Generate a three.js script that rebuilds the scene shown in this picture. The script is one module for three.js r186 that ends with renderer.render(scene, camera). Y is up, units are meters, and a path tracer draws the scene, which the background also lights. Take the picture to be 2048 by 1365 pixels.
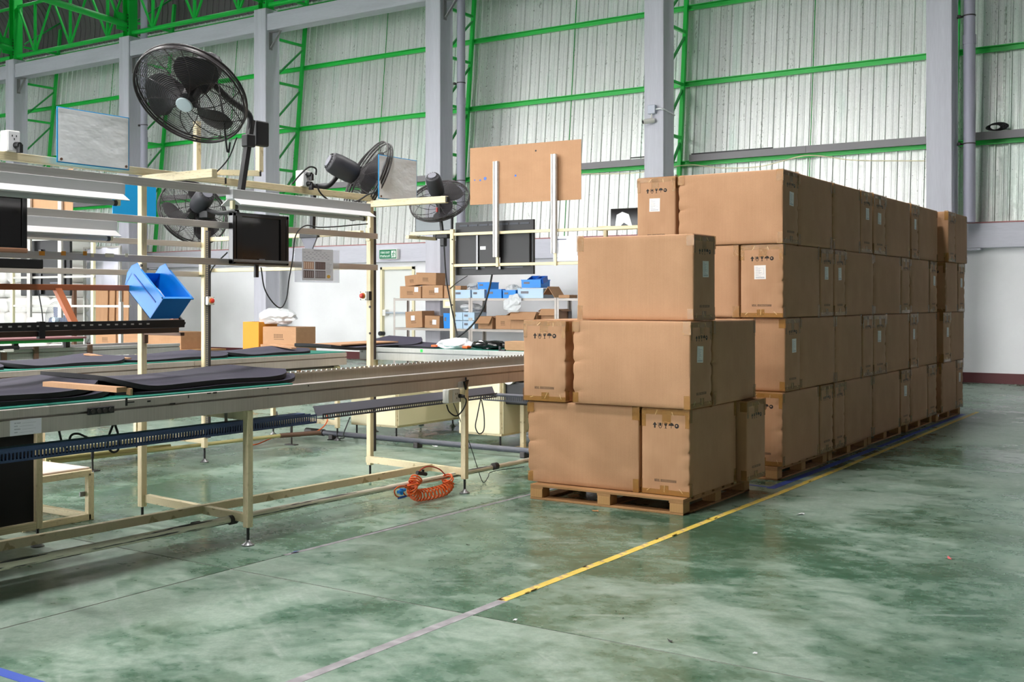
import * as THREE from 'three';
import { mergeGeometries, toCreasedNormals } from 'three/addons/utils/BufferGeometryUtils.js';
import { RoundedBoxGeometry } from 'three/addons/geometries/RoundedBoxGeometry.js';
import { RectAreaLightUniformsLib } from 'three/addons/lights/RectAreaLightUniformsLib.js';

// ───────── camera, light, exposure ─────────
const W = 2048, H = 1365, F = 2258, EYE = 1.35, HORIZON = 601, YAW = Math.atan2(2533 - 1024, F);
const scene = new THREE.Scene();
scene.background = new THREE.Color(0.97, 0.98, 1.0); scene.backgroundIntensity = scene.environmentIntensity = 11;   // bright overcast sky, let in by openings added behind the camera
const camera = new THREE.PerspectiveCamera(2 * Math.atan(H / 2 / F) * 180 / Math.PI, W / H, 0.1, 200);
camera.position.set(0, EYE, 0);
camera.rotation.set(0, YAW, 0);
camera.setViewOffset(W, H, 0, H / 2 - HORIZON, W, H);      // a shift lens: the verticals stay parallel
scene.add(camera);
const renderer = new THREE.WebGLRenderer({ antialias: true });
renderer.toneMapping = THREE.LinearToneMapping;
renderer.toneMappingExposure = 2.05;
renderer.shadowMap.enabled = true;
RectAreaLightUniformsLib.init();
const LAMP_POWER = 80, LAMP_COLOR = new THREE.Color(1.0, 0.975, 0.95);
// rows of high-bay lamps under the roof: x, z, strength
const LAMPS = [];
for (const [z, f] of [[7, 1.15], [1.5, 1.15], [-4, 1], [-9.5, .7]]) for (const [x, s] of [[-33, 1], [-24, 1], [-17, 1.15], [-10.5, 1.1], [-4.3, .85]]) if (!(x < -20 && z < -3)) LAMPS.push([x, z, s * f]);   // far left lamps left out, they would stand in view
LAMPS.push([-19, -10, .5]);

// ───────── helpers ─────────
const V = (x, y, z) => new THREE.Vector3(x, y, z);
let seed = 20240;
const rnd = () => { seed = (seed + 0x6d2b79f5) | 0; let t = Math.imul(seed ^ (seed >>> 15), 1 | seed); t = (t + Math.imul(t ^ (t >>> 7), 61 | t)) ^ t; return ((t ^ (t >>> 14)) >>> 0) / 4294967296; };
const rr = (a, b) => a + (b - a) * rnd();
const S_ = Math.sin(YAW), C_ = Math.cos(YAW);
function ray(px, py) { const a = (px - 1024) / F, b = (HORIZON - py) / F; return [-S_ + C_ * a, b, -C_ - S_ * a]; }
// a measured picture point on a plane of the building: x, y or z known
function onX(px, py, x) { const d = ray(px, py), t = x / d[0]; return V(x, EYE + d[1] * t, d[2] * t); }
function onY(px, py, y) { const d = ray(px, py), t = (y - EYE) / d[1]; return V(d[0] * t, y, d[2] * t); }
function onZ(px, py, z) { const d = ray(px, py), t = z / d[2]; return V(d[0] * t, EYE + d[1] * t, z); }

const used = new Map();
function numbered(name) { const n = used.get(name) ?? 0; used.set(name, n + 1); return n ? name + '_' + String(n).padStart(3, '0') : name; }
function shade(o) { o.castShadow = true; o.receiveShadow = true; return o; }
function tag(o, label, category, group) { o.userData.label = label; o.userData.category = category; if (group) o.userData.group = group; return o; }
function thing(name, label, category, pos = [0, 0, 0], turn = 0, group) {
  const o = new THREE.Group(); o.name = numbered(name); scene.add(o);
  if (pos.isVector3) o.position.copy(pos); else o.position.set(...pos);
  o.rotation.y = turn; return tag(o, label, category, group);
}
function norm(g) {
  const n = g.index ? g.toNonIndexed() : g;
  for (const k of Object.keys(n.attributes)) if (!['position', 'normal', 'uv'].includes(k)) n.deleteAttribute(k);
  return n;
}
function join(list) { list = [].concat(list); if (list.length === 1) return list[0]; return mergeGeometries(list.map(norm)); }
function part(name, geo, mat, parent) { const m = shade(new THREE.Mesh(join(geo), mat)); m.name = name; parent.add(m); return m; }
function solo(name, geo, mat, label, category, group) { const m = shade(new THREE.Mesh(join(geo), mat)); m.name = numbered(name); scene.add(m); return tag(m, label, category, group); }
function structGroup(name) { const o = new THREE.Group(); o.name = numbered(name); o.userData.kind = 'structure'; scene.add(o); return o; }
function struct(name, geo, mat) { const m = shade(new THREE.Mesh(join(geo), mat)); m.name = numbered(name); m.userData.kind = 'structure'; scene.add(m); return m; }

// a box with uv in metres
function bx(w, h, d, x = 0, y = 0, z = 0) {
  const g = new THREE.BoxGeometry(w, h, d), uv = g.attributes.uv, s = [[d, h], [d, h], [w, d], [w, d], [w, h], [w, h]];
  for (let i = 0; i < 24; i++) uv.setXY(i, uv.getX(i) * s[i >> 2][0] + x + z, uv.getY(i) * s[i >> 2][1] + y);
  g.translate(x, y, z); return g;
}
const span = (x0, x1, y0, y1, z0, z1) => bx(Math.abs(x1 - x0), Math.abs(y1 - y0), Math.abs(z1 - z0), (x0 + x1) / 2, (y0 + y1) / 2, (z0 + z1) / 2);
function rbx(w, h, d, r, x = 0, y = 0, z = 0, seg = 2) { const g = new RoundedBoxGeometry(w, h, d, seg, r); g.translate(x, y, z); return g; }
const rspan = (x0, x1, y0, y1, z0, z1, r = .003) => rbx(Math.abs(x1 - x0), Math.abs(y1 - y0), Math.abs(z1 - z0), r, (x0 + x1) / 2, (y0 + y1) / 2, (z0 + z1) / 2, 1);
// a straight bar from a to b; h is its depth in the upright plane
function bar(a, b, w, h = w) {
  const L = a.distanceTo(b), g = bx(w, h, L), m = new THREE.Matrix4(), dir = b.clone().sub(a).normalize();
  const up = Math.abs(dir.y) > .999 ? V(1, 0, 0) : V(0, 1, 0);
  const xx = new THREE.Vector3().crossVectors(up, dir).normalize(), yy = new THREE.Vector3().crossVectors(dir, xx);
  m.makeBasis(xx, yy, dir).setPosition(a.clone().add(b).multiplyScalar(.5)); return g.applyMatrix4(m);
}
function rod(a, b, r, seg = 12, r2 = r) {
  const L = a.distanceTo(b), g = new THREE.CylinderGeometry(r2, r, L, seg), q = new THREE.Quaternion().setFromUnitVectors(V(0, 1, 0), b.clone().sub(a).normalize());
  g.applyQuaternion(q); const c = a.clone().add(b).multiplyScalar(.5); g.translate(c.x, c.y, c.z); return g;
}
function tube(pts, r, n = 0, seg = 7, closed = false) { return new THREE.TubeGeometry(new THREE.CatmullRomCurve3(pts, closed, 'centripetal'), n || pts.length * 6, r, seg, closed); }
function extrude(pts, len, bevel = 0) {
  const s = new THREE.Shape(pts.map((p) => new THREE.Vector2(p[0], p[1])));
  return new THREE.ExtrudeGeometry(s, { depth: len, bevelEnabled: bevel > 0, bevelSize: bevel, bevelThickness: bevel, bevelSegments: 1, steps: 1 });
}
const lathe = (pts, seg = 20) => new THREE.LatheGeometry(pts.map((p) => new THREE.Vector2(p[0], p[1])), seg);

// ───────── textures ─────────
function hash(x, y, s) { let h = Math.imul(x, 374761393) ^ Math.imul(y, 668265263) ^ Math.imul(s, 2147483647 ^ 961748927); h = Math.imul(h ^ (h >>> 13), 1274126177); return ((h ^ (h >>> 16)) >>> 0) / 4294967296; }
function vnoise(x, y, px, py, s) {   // value noise with periods px, py
  const ix = Math.floor(x), iy = Math.floor(y), fx = x - ix, fy = y - iy, u = fx * fx * (3 - 2 * fx), v = fy * fy * (3 - 2 * fy);
  const x0 = ((ix % px) + px) % px, x1 = (x0 + 1) % px, y0 = ((iy % py) + py) % py, y1 = (y0 + 1) % py;
  const a = hash(x0, y0, s), b = hash(x1, y0, s), c = hash(x0, y1, s), d = hash(x1, y1, s);
  return a + (b - a) * u + (c - a) * v + (a - b - c + d) * u * v;
}
function fbm(u, v, px, py, oct, s, gain = .5) { let a = .5, t = 0, n = 0; for (let i = 0; i < oct; i++) { t += a * vnoise(u * px, v * py, px, py, s + i * 17); n += a; a *= gain; px *= 2; py *= 2; } return t / n; }
const sm = (a, b, x) => { const t = Math.min(1, Math.max(0, (x - a) / (b - a))); return t * t * (3 - 2 * t); };
function tex(w, h, fn, srgb = true, repeat = null) {
  const d = new Uint8Array(w * h * 4);
  for (let y = 0; y < h; y++) for (let x = 0; x < w; x++) { const c = fn((x + .5) / w, (y + .5) / h), o = (y * w + x) * 4; d[o] = Math.max(0, Math.min(255, c[0])); d[o + 1] = Math.max(0, Math.min(255, c[1])); d[o + 2] = Math.max(0, Math.min(255, c[2])); d[o + 3] = c[3] ?? 255; }
  const t = new THREE.DataTexture(d, w, h, THREE.RGBAFormat); t.magFilter = THREE.LinearFilter; t.minFilter = THREE.LinearMipmapLinearFilter; t.generateMipmaps = true;
  t.wrapS = t.wrapT = THREE.RepeatWrapping; if (srgb) t.colorSpace = THREE.SRGBColorSpace; if (repeat) t.repeat.set(...repeat); t.needsUpdate = true; return t;
}
function canvasTex(w, h, draw) { const c = document.createElement('canvas'); c.width = w; c.height = h; draw(c.getContext('2d'), w, h); const t = new THREE.CanvasTexture(c); t.colorSpace = THREE.SRGBColorSpace; t.anisotropy = 8; return t; }
const std = (o) => new THREE.MeshStandardMaterial(o);
const col = (r, g, b) => new THREE.Color().setRGB(r / 255, g / 255, b / 255, THREE.SRGBColorSpace);

// painted concrete floor: green paint, pale trodden dust and scuffs (one tile = 6.4 m)
const FLOOR_TILE = 5.2;
const dust = (u, v) => {
  const wx = fbm(u, v, 6, 6, 4, 11) - .5, wy = fbm(u, v, 6, 6, 4, 57) - .5;
  const big = fbm(u + wx * .22, v + wy * .22, 3, 4, 3, 5), mid = fbm(u + wx * .10, v + wy * .10, 11, 15, 5, 23, .6), fine = fbm(u + wx * .03, v + wy * .03, 60, 80, 4, 91, .62);
  return big * .42 + mid * .40 + fine * .24;
};
const floorMap = tex(2048, 2048, (u, v) => {
  const d = dust(u, v), k = sm(.36, .70, d), g = vnoise(u * 900, v * 900, 900, 900, 3) - .5, g2 = vnoise(u * 300, v * 300, 300, 300, 13) - .5;
  const a = u * 3 + v * 2, c = v * 3 - u * 2;   // trodden streaks, at an angle to the slabs
  const streak = fbm(a - Math.floor(a), c - Math.floor(c), 4, 40, 4, 201, .6);
  const scuff = sm(.58, .78, streak * .55 + fbm(u, v, 30, 44, 4, 207, .6) * .45) * .5, dark = sm(.46, .74, fbm(u, v, 7, 9, 5, 301, .55)) * .48;
  let r = 62 + (142 - 62) * k, gg = 98 + (160 - 98) * k, b = 77 + (147 - 77) * k;
  r += (168 - r) * scuff; gg += (178 - gg) * scuff; b += (172 - b) * scuff;
  r += (60 - r) * dark; gg += (84 - gg) * dark; b += (62 - b) * dark;
  const n = g * 12 + g2 * 12;
  return [r + n, gg + n, b + n];
});
const floorRough = tex(1024, 1024, (u, v) => { const k = sm(.36, .70, dust(u, v)), n = 44 + 62 * k + (vnoise(u * 200, v * 200, 200, 200, 8) - .5) * 24; return [n, n, n]; }, false);
const cardMap = tex(512, 512, (u, v) => { const l = vnoise(u * 128, v * 3, 128, 3, 4) - .5, b = fbm(u, v, 4, 4, 4, 9) - .5, f = vnoise(u * 256, v * 256, 256, 256, 2) - .5, n = l * 4 + b * 14 + f * 7; return [186 + n, 142 + n * .95, 106 + n * .9]; }, true, [1.6, 1.6]);
const cardBump = tex(256, 256, (u, v) => { const n = 128 + Math.sin(u * Math.PI * 2 * 64) * 50 + (fbm(u, v, 6, 6, 3, 3) - .5) * 90; return [n, n, n]; }, false, [2.4, 2.4]);
const woodMap = tex(512, 512, (u, v) => { const n = fbm(u, v, 3, 60, 4, 31) - .5, k = fbm(u, v, 5, 9, 4, 35) - .5, f = vnoise(u * 40, v * 400, 40, 400, 6) - .5; const t = n * 60 + k * 50 + f * 22; return [172 + t, 128 + t * .9, 84 + t * .75]; }, true, [1.1, 2.2]);
const chipMap = tex(256, 256, (u, v) => { const a = fbm(u, v, 26, 26, 3, 41) - .5, b = vnoise(u * 90, v * 90, 90, 90, 5) - .5; const t = a * 90 + b * 50; return [186 + t, 142 + t * .9, 92 + t * .7]; }, true, [5, 5]);
// galvanised sheet: spangle, vertical streaks and green run-off film
const zincMap = tex(1024, 1024, (u, v) => {
  const st = fbm(u, v, 90, 2, 3, 61) - .5, sp = vnoise(u * 260, v * 260, 260, 260, 7) - .5, bl = fbm(u, v, 7, 3, 4, 71), g = sm(.5, .75, bl) * 20, t = st * 30 + sp * 14;
  return [222 + t - g * .7, 224 + t - g * .2, 222 + t - g * .45];
}, true, [.42, .2]);
const zincRough = tex(512, 512, (u, v) => { const n = 104 + (fbm(u, v, 60, 2, 3, 15) - .5) * 80 + (vnoise(u * 128, v * 128, 128, 128, 9) - .5) * 50; return [n, n, n]; }, false, [.42, .2]);
const creamMap = tex(512, 512, (u, v) => { const a = fbm(u, v, 5, 5, 5, 81), s = sm(.68, .78, fbm(u, v, 18, 18, 3, 83)), f = vnoise(u * 160, v * 160, 160, 160, 2) - .5; const t = (a - .5) * 22 + f * 7; return [232 + t - s * 40, 216 + t - s * 44, 178 + t - s * 48]; }, true, [1.2, 1.2]);
const pipeMap = tex(512, 256, (u, v) => { const p = sm(.6, .65, fbm(u, v, 9, 5, 4, 87)); const f = (vnoise(u * 200, v * 100, 200, 100, 2) - .5) * 14; return [244 + f - p * 150, 236 + f - p * 146, 214 + f - p * 126]; }, true, [1.2, 2]);
const aluMap = tex(256, 512, (u, v) => { const n = (vnoise(u * 4, v * 250, 4, 250, 5) - .5) * 14 + (fbm(u, v, 6, 6, 4, 95) - .5) * 22; return [196 + n, 192 + n, 188 + n]; }, true, [.6, 1.5]);
const wallMap = tex(512, 512, (u, v) => { const n = (fbm(u, v, 6, 6, 5, 45) - .5) * 14; return [236 + n, 236 + n, 238 + n]; }, true, [.3, .3]);
const concMap = tex(512, 512, (u, v) => { const n = (fbm(u, v, 8, 8, 5, 47) - .5) * 20 + (vnoise(u * 128, v * 128, 128, 128, 4) - .5) * 8; return [204 + n, 203 + n, 214 + n]; }, true, [.5, .5]);
const filmBump = tex(256, 256, (u, v) => { const n = 128 + (fbm(u, v, 3, 4, 4, 53) - .5) * 240; return [n, n, n]; }, false);
const foamBump = tex(256, 256, (u, v) => { const n = 128 + (fbm(u, v, 30, 30, 3, 63) - .5) * 200; return [n, n, n]; }, false, [3, 3]);

// ───────── materials ─────────
const M = {
  floor: std({ map: floorMap, roughnessMap: floorRough, roughness: 1 }),
  card: std({ map: cardMap, bumpMap: cardBump, bumpScale: .00035, roughness: .75 }),
  cardIn: std({ map: cardMap, color: col(205, 200, 195), roughness: .85 }),
  tape: new THREE.MeshPhysicalMaterial({ color: col(190, 140, 72), roughness: .25, transparent: true, opacity: .42, bumpMap: filmBump, bumpScale: .004 }),
  wood: std({ map: woodMap, roughness: .8 }), chip: std({ map: chipMap, roughness: .88 }),
  zinc: std({ map: zincMap, roughnessMap: zincRough, roughness: 1, metalness: .4 }),
  eaves: std({ color: col(112, 104, 108), roughness: .5, metalness: .3 }),  // darker than the zinc below: the unlit eaves put into the colour
  roof: std({ color: col(84, 82, 86), roughness: .6, metalness: .3 }),
  green: std({ color: col(24, 196, 72), roughness: .42 }), greenDark: std({ color: col(22, 150, 62), roughness: .45 }),
  concrete: std({ map: concMap, roughness: .7 }), white: std({ map: wallMap, roughness: .7 }), maroon: std({ color: col(92, 40, 42), roughness: .6 }),
  band: std({ color: col(142, 138, 142), roughness: .6 }), pipeGrey: std({ color: col(165, 164, 180), roughness: .5 }),
  cream: std({ map: creamMap, roughness: .45 }), creamPlain: std({ color: col(235, 226, 190), roughness: .5 }), pipe: std({ map: pipeMap, roughness: .6 }),
  alu: std({ map: aluMap, roughness: .38, metalness: .55 }), aluDull: std({ map: aluMap, color: col(246, 240, 238), roughness: .5, metalness: .25 }),
  steel: std({ color: col(150, 150, 152), roughness: .35, metalness: .8 }), darkSteel: std({ color: col(70, 66, 66), roughness: .5, metalness: .4 }),
  black: std({ color: col(26, 25, 28), roughness: .5 }), blackGloss: std({ color: col(14, 13, 15), roughness: .16 }), blackMatt: std({ color: col(20, 19, 21), roughness: .85 }),
  screen: std({ color: col(24, 21, 22), roughness: .12 }), rubber: std({ color: col(30, 30, 33), roughness: .7 }),
  fanBlack: std({ color: col(36, 34, 38), roughness: .5 }), guard: std({ color: col(48, 42, 44), roughness: .4, metalness: .3 }), badge: std({ color: col(190, 205, 212), roughness: .3 }),
  motor: std({ color: col(52, 51, 57), roughness: .5 }),
  belt: std({ color: col(12, 122, 104), roughness: .55 }), tapeGlint: std({ color: col(232, 212, 170), roughness: .3 }), foam: std({ color: col(50, 46, 64), roughness: .8, bumpMap: foamBump, bumpScale: .001 }), foamEdge: std({ color: col(24, 22, 28), roughness: .75 }),
  duct: std({ color: col(62, 82, 128), roughness: .5 }), ductGrey: std({ color: col(112, 112, 124), roughness: .5 }), ductDark: std({ color: col(58, 62, 72), roughness: .55 }),
  blue: std({ color: col(2, 140, 236), roughness: .36 }), blueDeep: std({ color: col(20, 92, 190), roughness: .4 }), cyan: std({ color: col(0, 160, 228), roughness: .5 }), paleBlue: std({ color: col(190, 216, 240), roughness: .45 }),
  paper: std({ color: col(240, 240, 244), roughness: .7 }), film: new THREE.MeshPhysicalMaterial({ color: col(246, 248, 253), roughness: .25, bumpMap: filmBump, bumpScale: .008, clearcoat: .3 }),
  bag: new THREE.MeshPhysicalMaterial({ color: col(238, 240, 244), roughness: .35, transmission: .25, thickness: 0, bumpMap: filmBump, bumpScale: .02 }),
  clear: new THREE.MeshPhysicalMaterial({ color: col(240, 242, 246), roughness: .2, transmission: .8, thickness: 0 }),
  plastic: std({ color: col(232, 230, 224), roughness: .4 }), red: std({ color: col(214, 58, 48), roughness: .35 }), orange: std({ color: col(236, 104, 38), roughness: .38 }),
  orangeBrown: std({ color: col(196, 112, 70), roughness: .5 }), brown: std({ color: col(110, 82, 66), roughness: .6 }), yellow: std({ color: col(228, 152, 44), roughness: .6 }), pink: std({ color: col(240, 120, 124), roughness: .5 }),
  tapeYellow: std({ map: tex(256, 64, (u, v) => { const n = (fbm(u, v, 20, 4, 4, 7) - .5) * 60, w = sm(.66, .72, fbm(u, v, 40, 8, 3, 17)); return [226 + n * .5 - w * 40, 196 + n * .5 - w * 40, 92 + n + w * 30]; }, true, [.6, 4]), roughness: .55 }),
  tapeBlue: std({ color: col(58, 84, 176), roughness: .5 }), residue: std({ map: tex(256, 64, (u, v) => { const n = (fbm(u, v, 30, 6, 4, 77) - .5) * 60; return [150 + n, 146 + n, 150 + n]; }, true, [.5, 4]), roughness: .8 }),
  joint: std({ color: col(150, 138, 136), roughness: .9 }), lampBody: std({ color: col(200, 200, 202), roughness: .5 }), reflector: std({ color: col(240, 238, 240), roughness: .3 }), tubeOff: std({ color: col(188, 186, 190), roughness: .25 }),
};
const glow = std({ color: 0xffffff, emissive: LAMP_COLOR, emissiveIntensity: 6 });

// ───────── the hall ─────────
const COLX = [5.85, .75, -4.355, -9.415, -14.57, -19.71, -24.71, -29.8, -34.9, -40];   // column centres along the back wall
const COL_F = -18.8, COL_B = -19.25, COL_TOP = 8.22;
const cladZ = (y) => -20.02 - .1 * (y - 3.8), chordZ = (y) => cladZ(y) + .13;
const EAVE = 9.3, ROOF_R = 1.3;

// floor: slabs with sawn joints
{
  const fl = structGroup('floor');
  const xs = [-46.5, -38, -31, -24.6, -17.6, -11.0, -4.32, 2.0, 7.2, 13.5, 24.3], zs = [15, 8.6, 2.3, -3.93, -9.5, -14.6, -20.3], gap = .005;
  const base = part('subfloor', span(-46.5, 24.3, -.3, -.0025, -20.3, 15), M.joint, fl); base.receiveShadow = true;
  let k = 0;
  for (let i = 0; i + 1 < xs.length; i++) for (let j = 0; j + 1 < zs.length; j++) {
    const x0 = xs[i] + gap, x1 = xs[i + 1] - gap, z1 = zs[j] - gap, z0 = zs[j + 1] + gap;
    const g = new THREE.BoxGeometry(x1 - x0, .02, z1 - z0), uv = g.attributes.uv, p = g.attributes.position;
    const ox = ((k * 7) % 5) * .37, oz = ((k * 3) % 7) * .29, flip = k % 2 ? -1 : 1; k++;
    for (let n = 0; n < uv.count; n++) uv.setXY(n, (p.getX(n) + (x0 + x1) / 2) / FLOOR_TILE * flip + ox, (p.getZ(n) + (z0 + z1) / 2) / FLOOR_TILE + oz);
    g.translate((x0 + x1) / 2, -.01, (z0 + z1) / 2);
    part('floor_slab', g, M.floor, fl);
  }
}
// back wall: white masonry, grey ring beam, maroon skirting
{
  const w = structGroup('wall_back');
  const b = structGroup('baseboard_back');
  for (let i = 0; i + 1 < COLX.length; i++) {
    const x1 = COLX[i], x0 = COLX[i + 1];
    if (i === 4) {   // the bay with the fire door
      part('wall_panel', [span(x0, -16.66, 0, 2.2, -19.6, -19.9), span(-15.68, x1, 0, 2.2, -19.6, -19.9), span(-16.66, -15.68, 2.1, 2.2, -19.6, -19.9)], M.white, w);
      part('skirting', [span(x0, -16.66, 0, .165, -19.58, -19.6), span(-15.68, x1, 0, .165, -19.58, -19.6)], M.maroon, b);
    } else { part('wall_panel', span(x0, x1, 0, 2.2, -19.6, -19.9), M.white, w); part('skirting', span(x0, x1, 0, .165, -19.58, -19.6), M.maroon, b); }
    part('ring_beam', rspan(x0, x1, 2.2, 2.6, -19.42, -19.95, .012), M.concrete, w);
    part('beam_flashing', span(x0, x1, 2.6, 2.622, -19.44, -19.95), std({ color: col(170, 112, 112), roughness: .7 }), w);
    if (i > 0) part('beam_seat', rspan(x0 + .2, x0 + .5, 2.165, 2.2, -19.44, -19.9, .006), M.concrete, w);
  }
}
// concrete columns with the upper beam and its steel seats
for (const [i, x] of COLX.entries()) {
  const c = structGroup('column');
  part('shaft', rspan(x - .2, x + .2, 0, COL_TOP, COL_F, COL_B, .018), M.concrete, c);
  if (i + 1 < COLX.length) {
    const br = [];
    const xr = x + .2; // the seat on the right-hand side under the beam
    br.push(bar(V(xr + .01, 7.66, -18.95), V(xr + .01, 7.25, -18.95), .1, .012), bar(V(xr + .02, 7.66, -18.95), V(xr + .34, 7.66, -18.95), .1, .012), bar(V(xr + .03, 7.3, -18.95), V(xr + .32, 7.64, -18.95), .06, .02));
    part('beam_seat', br, M.band, c);
  }
}
for (let i = 0; i + 1 < COLX.length; i++) struct('upper_beam', rspan(COLX[i + 1] + .2, COLX[i] - .2, 7.69, 8.08, -18.84, -19.2, .012), M.concrete);
// corrugated sheet cladding, one mesh a sheet, curved over at the eave
{
  const cl = structGroup('cladding_back');
  const RIB = .2275, SHEET = RIB * 4, prof = [];   // profile over one pitch: flat, rib, and a shallow mid swage
  for (const [u, h] of [[0, 0], [.030, 0], [.042, .026], [.066, .026], [.078, 0], [.135, 0], [.142, .005], [.160, .005], [.167, 0]]) prof.push([u, h]);
  const path = [];
  for (const y of [2.55, 3.4, 4.6, 5.8, 7, 8.0, 8.75, EAVE]) path.push([y, cladZ(y)]);
  for (let a = 1; a <= 7; a++) { const t = a / 7 * 1.42, y = EAVE + ROOF_R * Math.sin(t), z = cladZ(EAVE) + ROOF_R * (1 - Math.cos(t)); path.push([y, z]); }
  const nrm = path.map((p, i) => { const a = path[Math.max(0, i - 1)], b = path[Math.min(path.length - 1, i + 1)], dy = b[0] - a[0], dz = b[1] - a[1], l = Math.hypot(dy, dz); return [-dz / l, dy / l]; });   // (ny, nz) into the hall
  const arc = [0]; for (let i = 1; i < path.length; i++) arc.push(arc[i - 1] + Math.hypot(path[i][0] - path[i - 1][0], path[i][1] - path[i - 1][1]));
  let x = 7; let k = 0;
  while (x > -46) {
    const cross = []; for (let r = 0; r < 4; r++) for (const [u, h] of prof) cross.push([r * RIB + u, h]); cross.push([SHEET + .012, 0]);
    const pos = [], uv = [], idx = [];
    const lift = (k % 2) * .0012;
    for (let i = 0; i < path.length; i++) for (const [u, h] of cross) { pos.push(x - u, path[i][0] + nrm[i][0] * (h + lift), path[i][1] + nrm[i][1] * (h + lift)); uv.push(u + k * .37, arc[i] + k * 1.3); }
    const n = cross.length;
    for (let i = 0; i + 1 < path.length; i++) for (let j = 0; j + 1 < n; j++) { const a = i * n + j, b = a + 1, c = a + n, d = c + 1; idx.push(a, c, b, b, c, d); }
    const cut = (n - 1) * 6 * 6; // the straight part, then the curved eaves sheet, toned darker as if unlit
    for (const [nm, ix, m] of [['cladding_sheet', idx.slice(0, cut), M.zinc], ['eaves_sheet_shaded', idx.slice(cut), M.eaves]]) { const g = new THREE.BufferGeometry(); g.setAttribute('position', new THREE.Float32BufferAttribute(pos, 3)); g.setAttribute('uv', new THREE.Float32BufferAttribute(uv, 2)); g.setIndex(ix); part(nm, toCreasedNormals(g, .35), m, cl); }
    x -= SHEET; k++;
  }
  // rows of sheet screws on the girt lines, where they are near enough to be seen
  const sc = [];
  for (const y of [3.5, 4.75, 5.1, 6.2]) for (let xx = -3; xx > -14; xx -= RIB) sc.push(bx(.009, .009, .008, xx - .015, y, cladZ(y) + .008));
  part('sheet_screws', sc, M.darkSteel, cl).userData.kind = 'stuff';
}
// girts, lattice posts, cable channel: by the bay
{
  const g = structGroup('girts');
  for (const y of [3.985, 5.545, 7.06, 8.6]) for (let i = 0; i + 1 < COLX.length; i++) {
    const z = cladZ(y) + .07;
    part('girt', [span(COLX[i + 1], COLX[i], y - .05, y + .05, z - .02, z), span(COLX[i + 1], COLX[i], y + .035, y + .05, z, z + .06), span(COLX[i + 1], COLX[i], y - .05, y - .035, z, z + .05)], M.green, g);
  }
  const ch = structGroup('cable_channel');
  for (let i = 0; i + 1 < COLX.length; i++) {
    const z = -19.8, x1 = COLX[i], x0 = COLX[i + 1];
    part('channel', [span(x0 + .25, (x0 + x1) / 2 - .002, 4.0, 4.13, z, z - .05), span((x0 + x1) / 2 + .002, x1 - .3, 4.0, 4.13, z, z - .05)], M.band, ch);
  }
  part('channel_cover', span(COLX[3] + .3, COLX[3] + 1.9, 4.128, 4.15, -19.79, -19.85), M.black, ch);
  part('channel_cover', span(COLX[3] - 1.0, COLX[3] - .3, 4.15, 4.168, -19.79, -19.85), M.black, ch);
  for (const [i, x] of COLX.entries()) {
    const l = structGroup('lattice_post');
    part('chord', bar(V(x, 2.6, chordZ(2.6)), V(x, EAVE + .1, chordZ(EAVE)), .075, .075), M.green, l);
    for (let k = 0; k < 6; k++) {
      const y = 3.45 + k * 1.04;
      part('lacing', bar(V(x, y, COL_B), V(x, y, chordZ(y)), .05, .06), M.green, l);
      part('lacing', bar(V(x, y + .08, COL_B), V(x, y + .97, chordZ(y + .97)), .04, .04), M.greenDark, l);
    }
  }
  // thin green tie rods between the girts in mid bay
  for (let i = 0; i + 1 < COLX.length; i++) { const x = (COLX[i] + COLX[i + 1]) / 2 + .02; part('tie_rod', rod(V(x, 2.62, cladZ(2.62) + .06), V(x, 8.6, cladZ(8.6) + .06), .009, 6), M.greenDark, g); }
}
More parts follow.
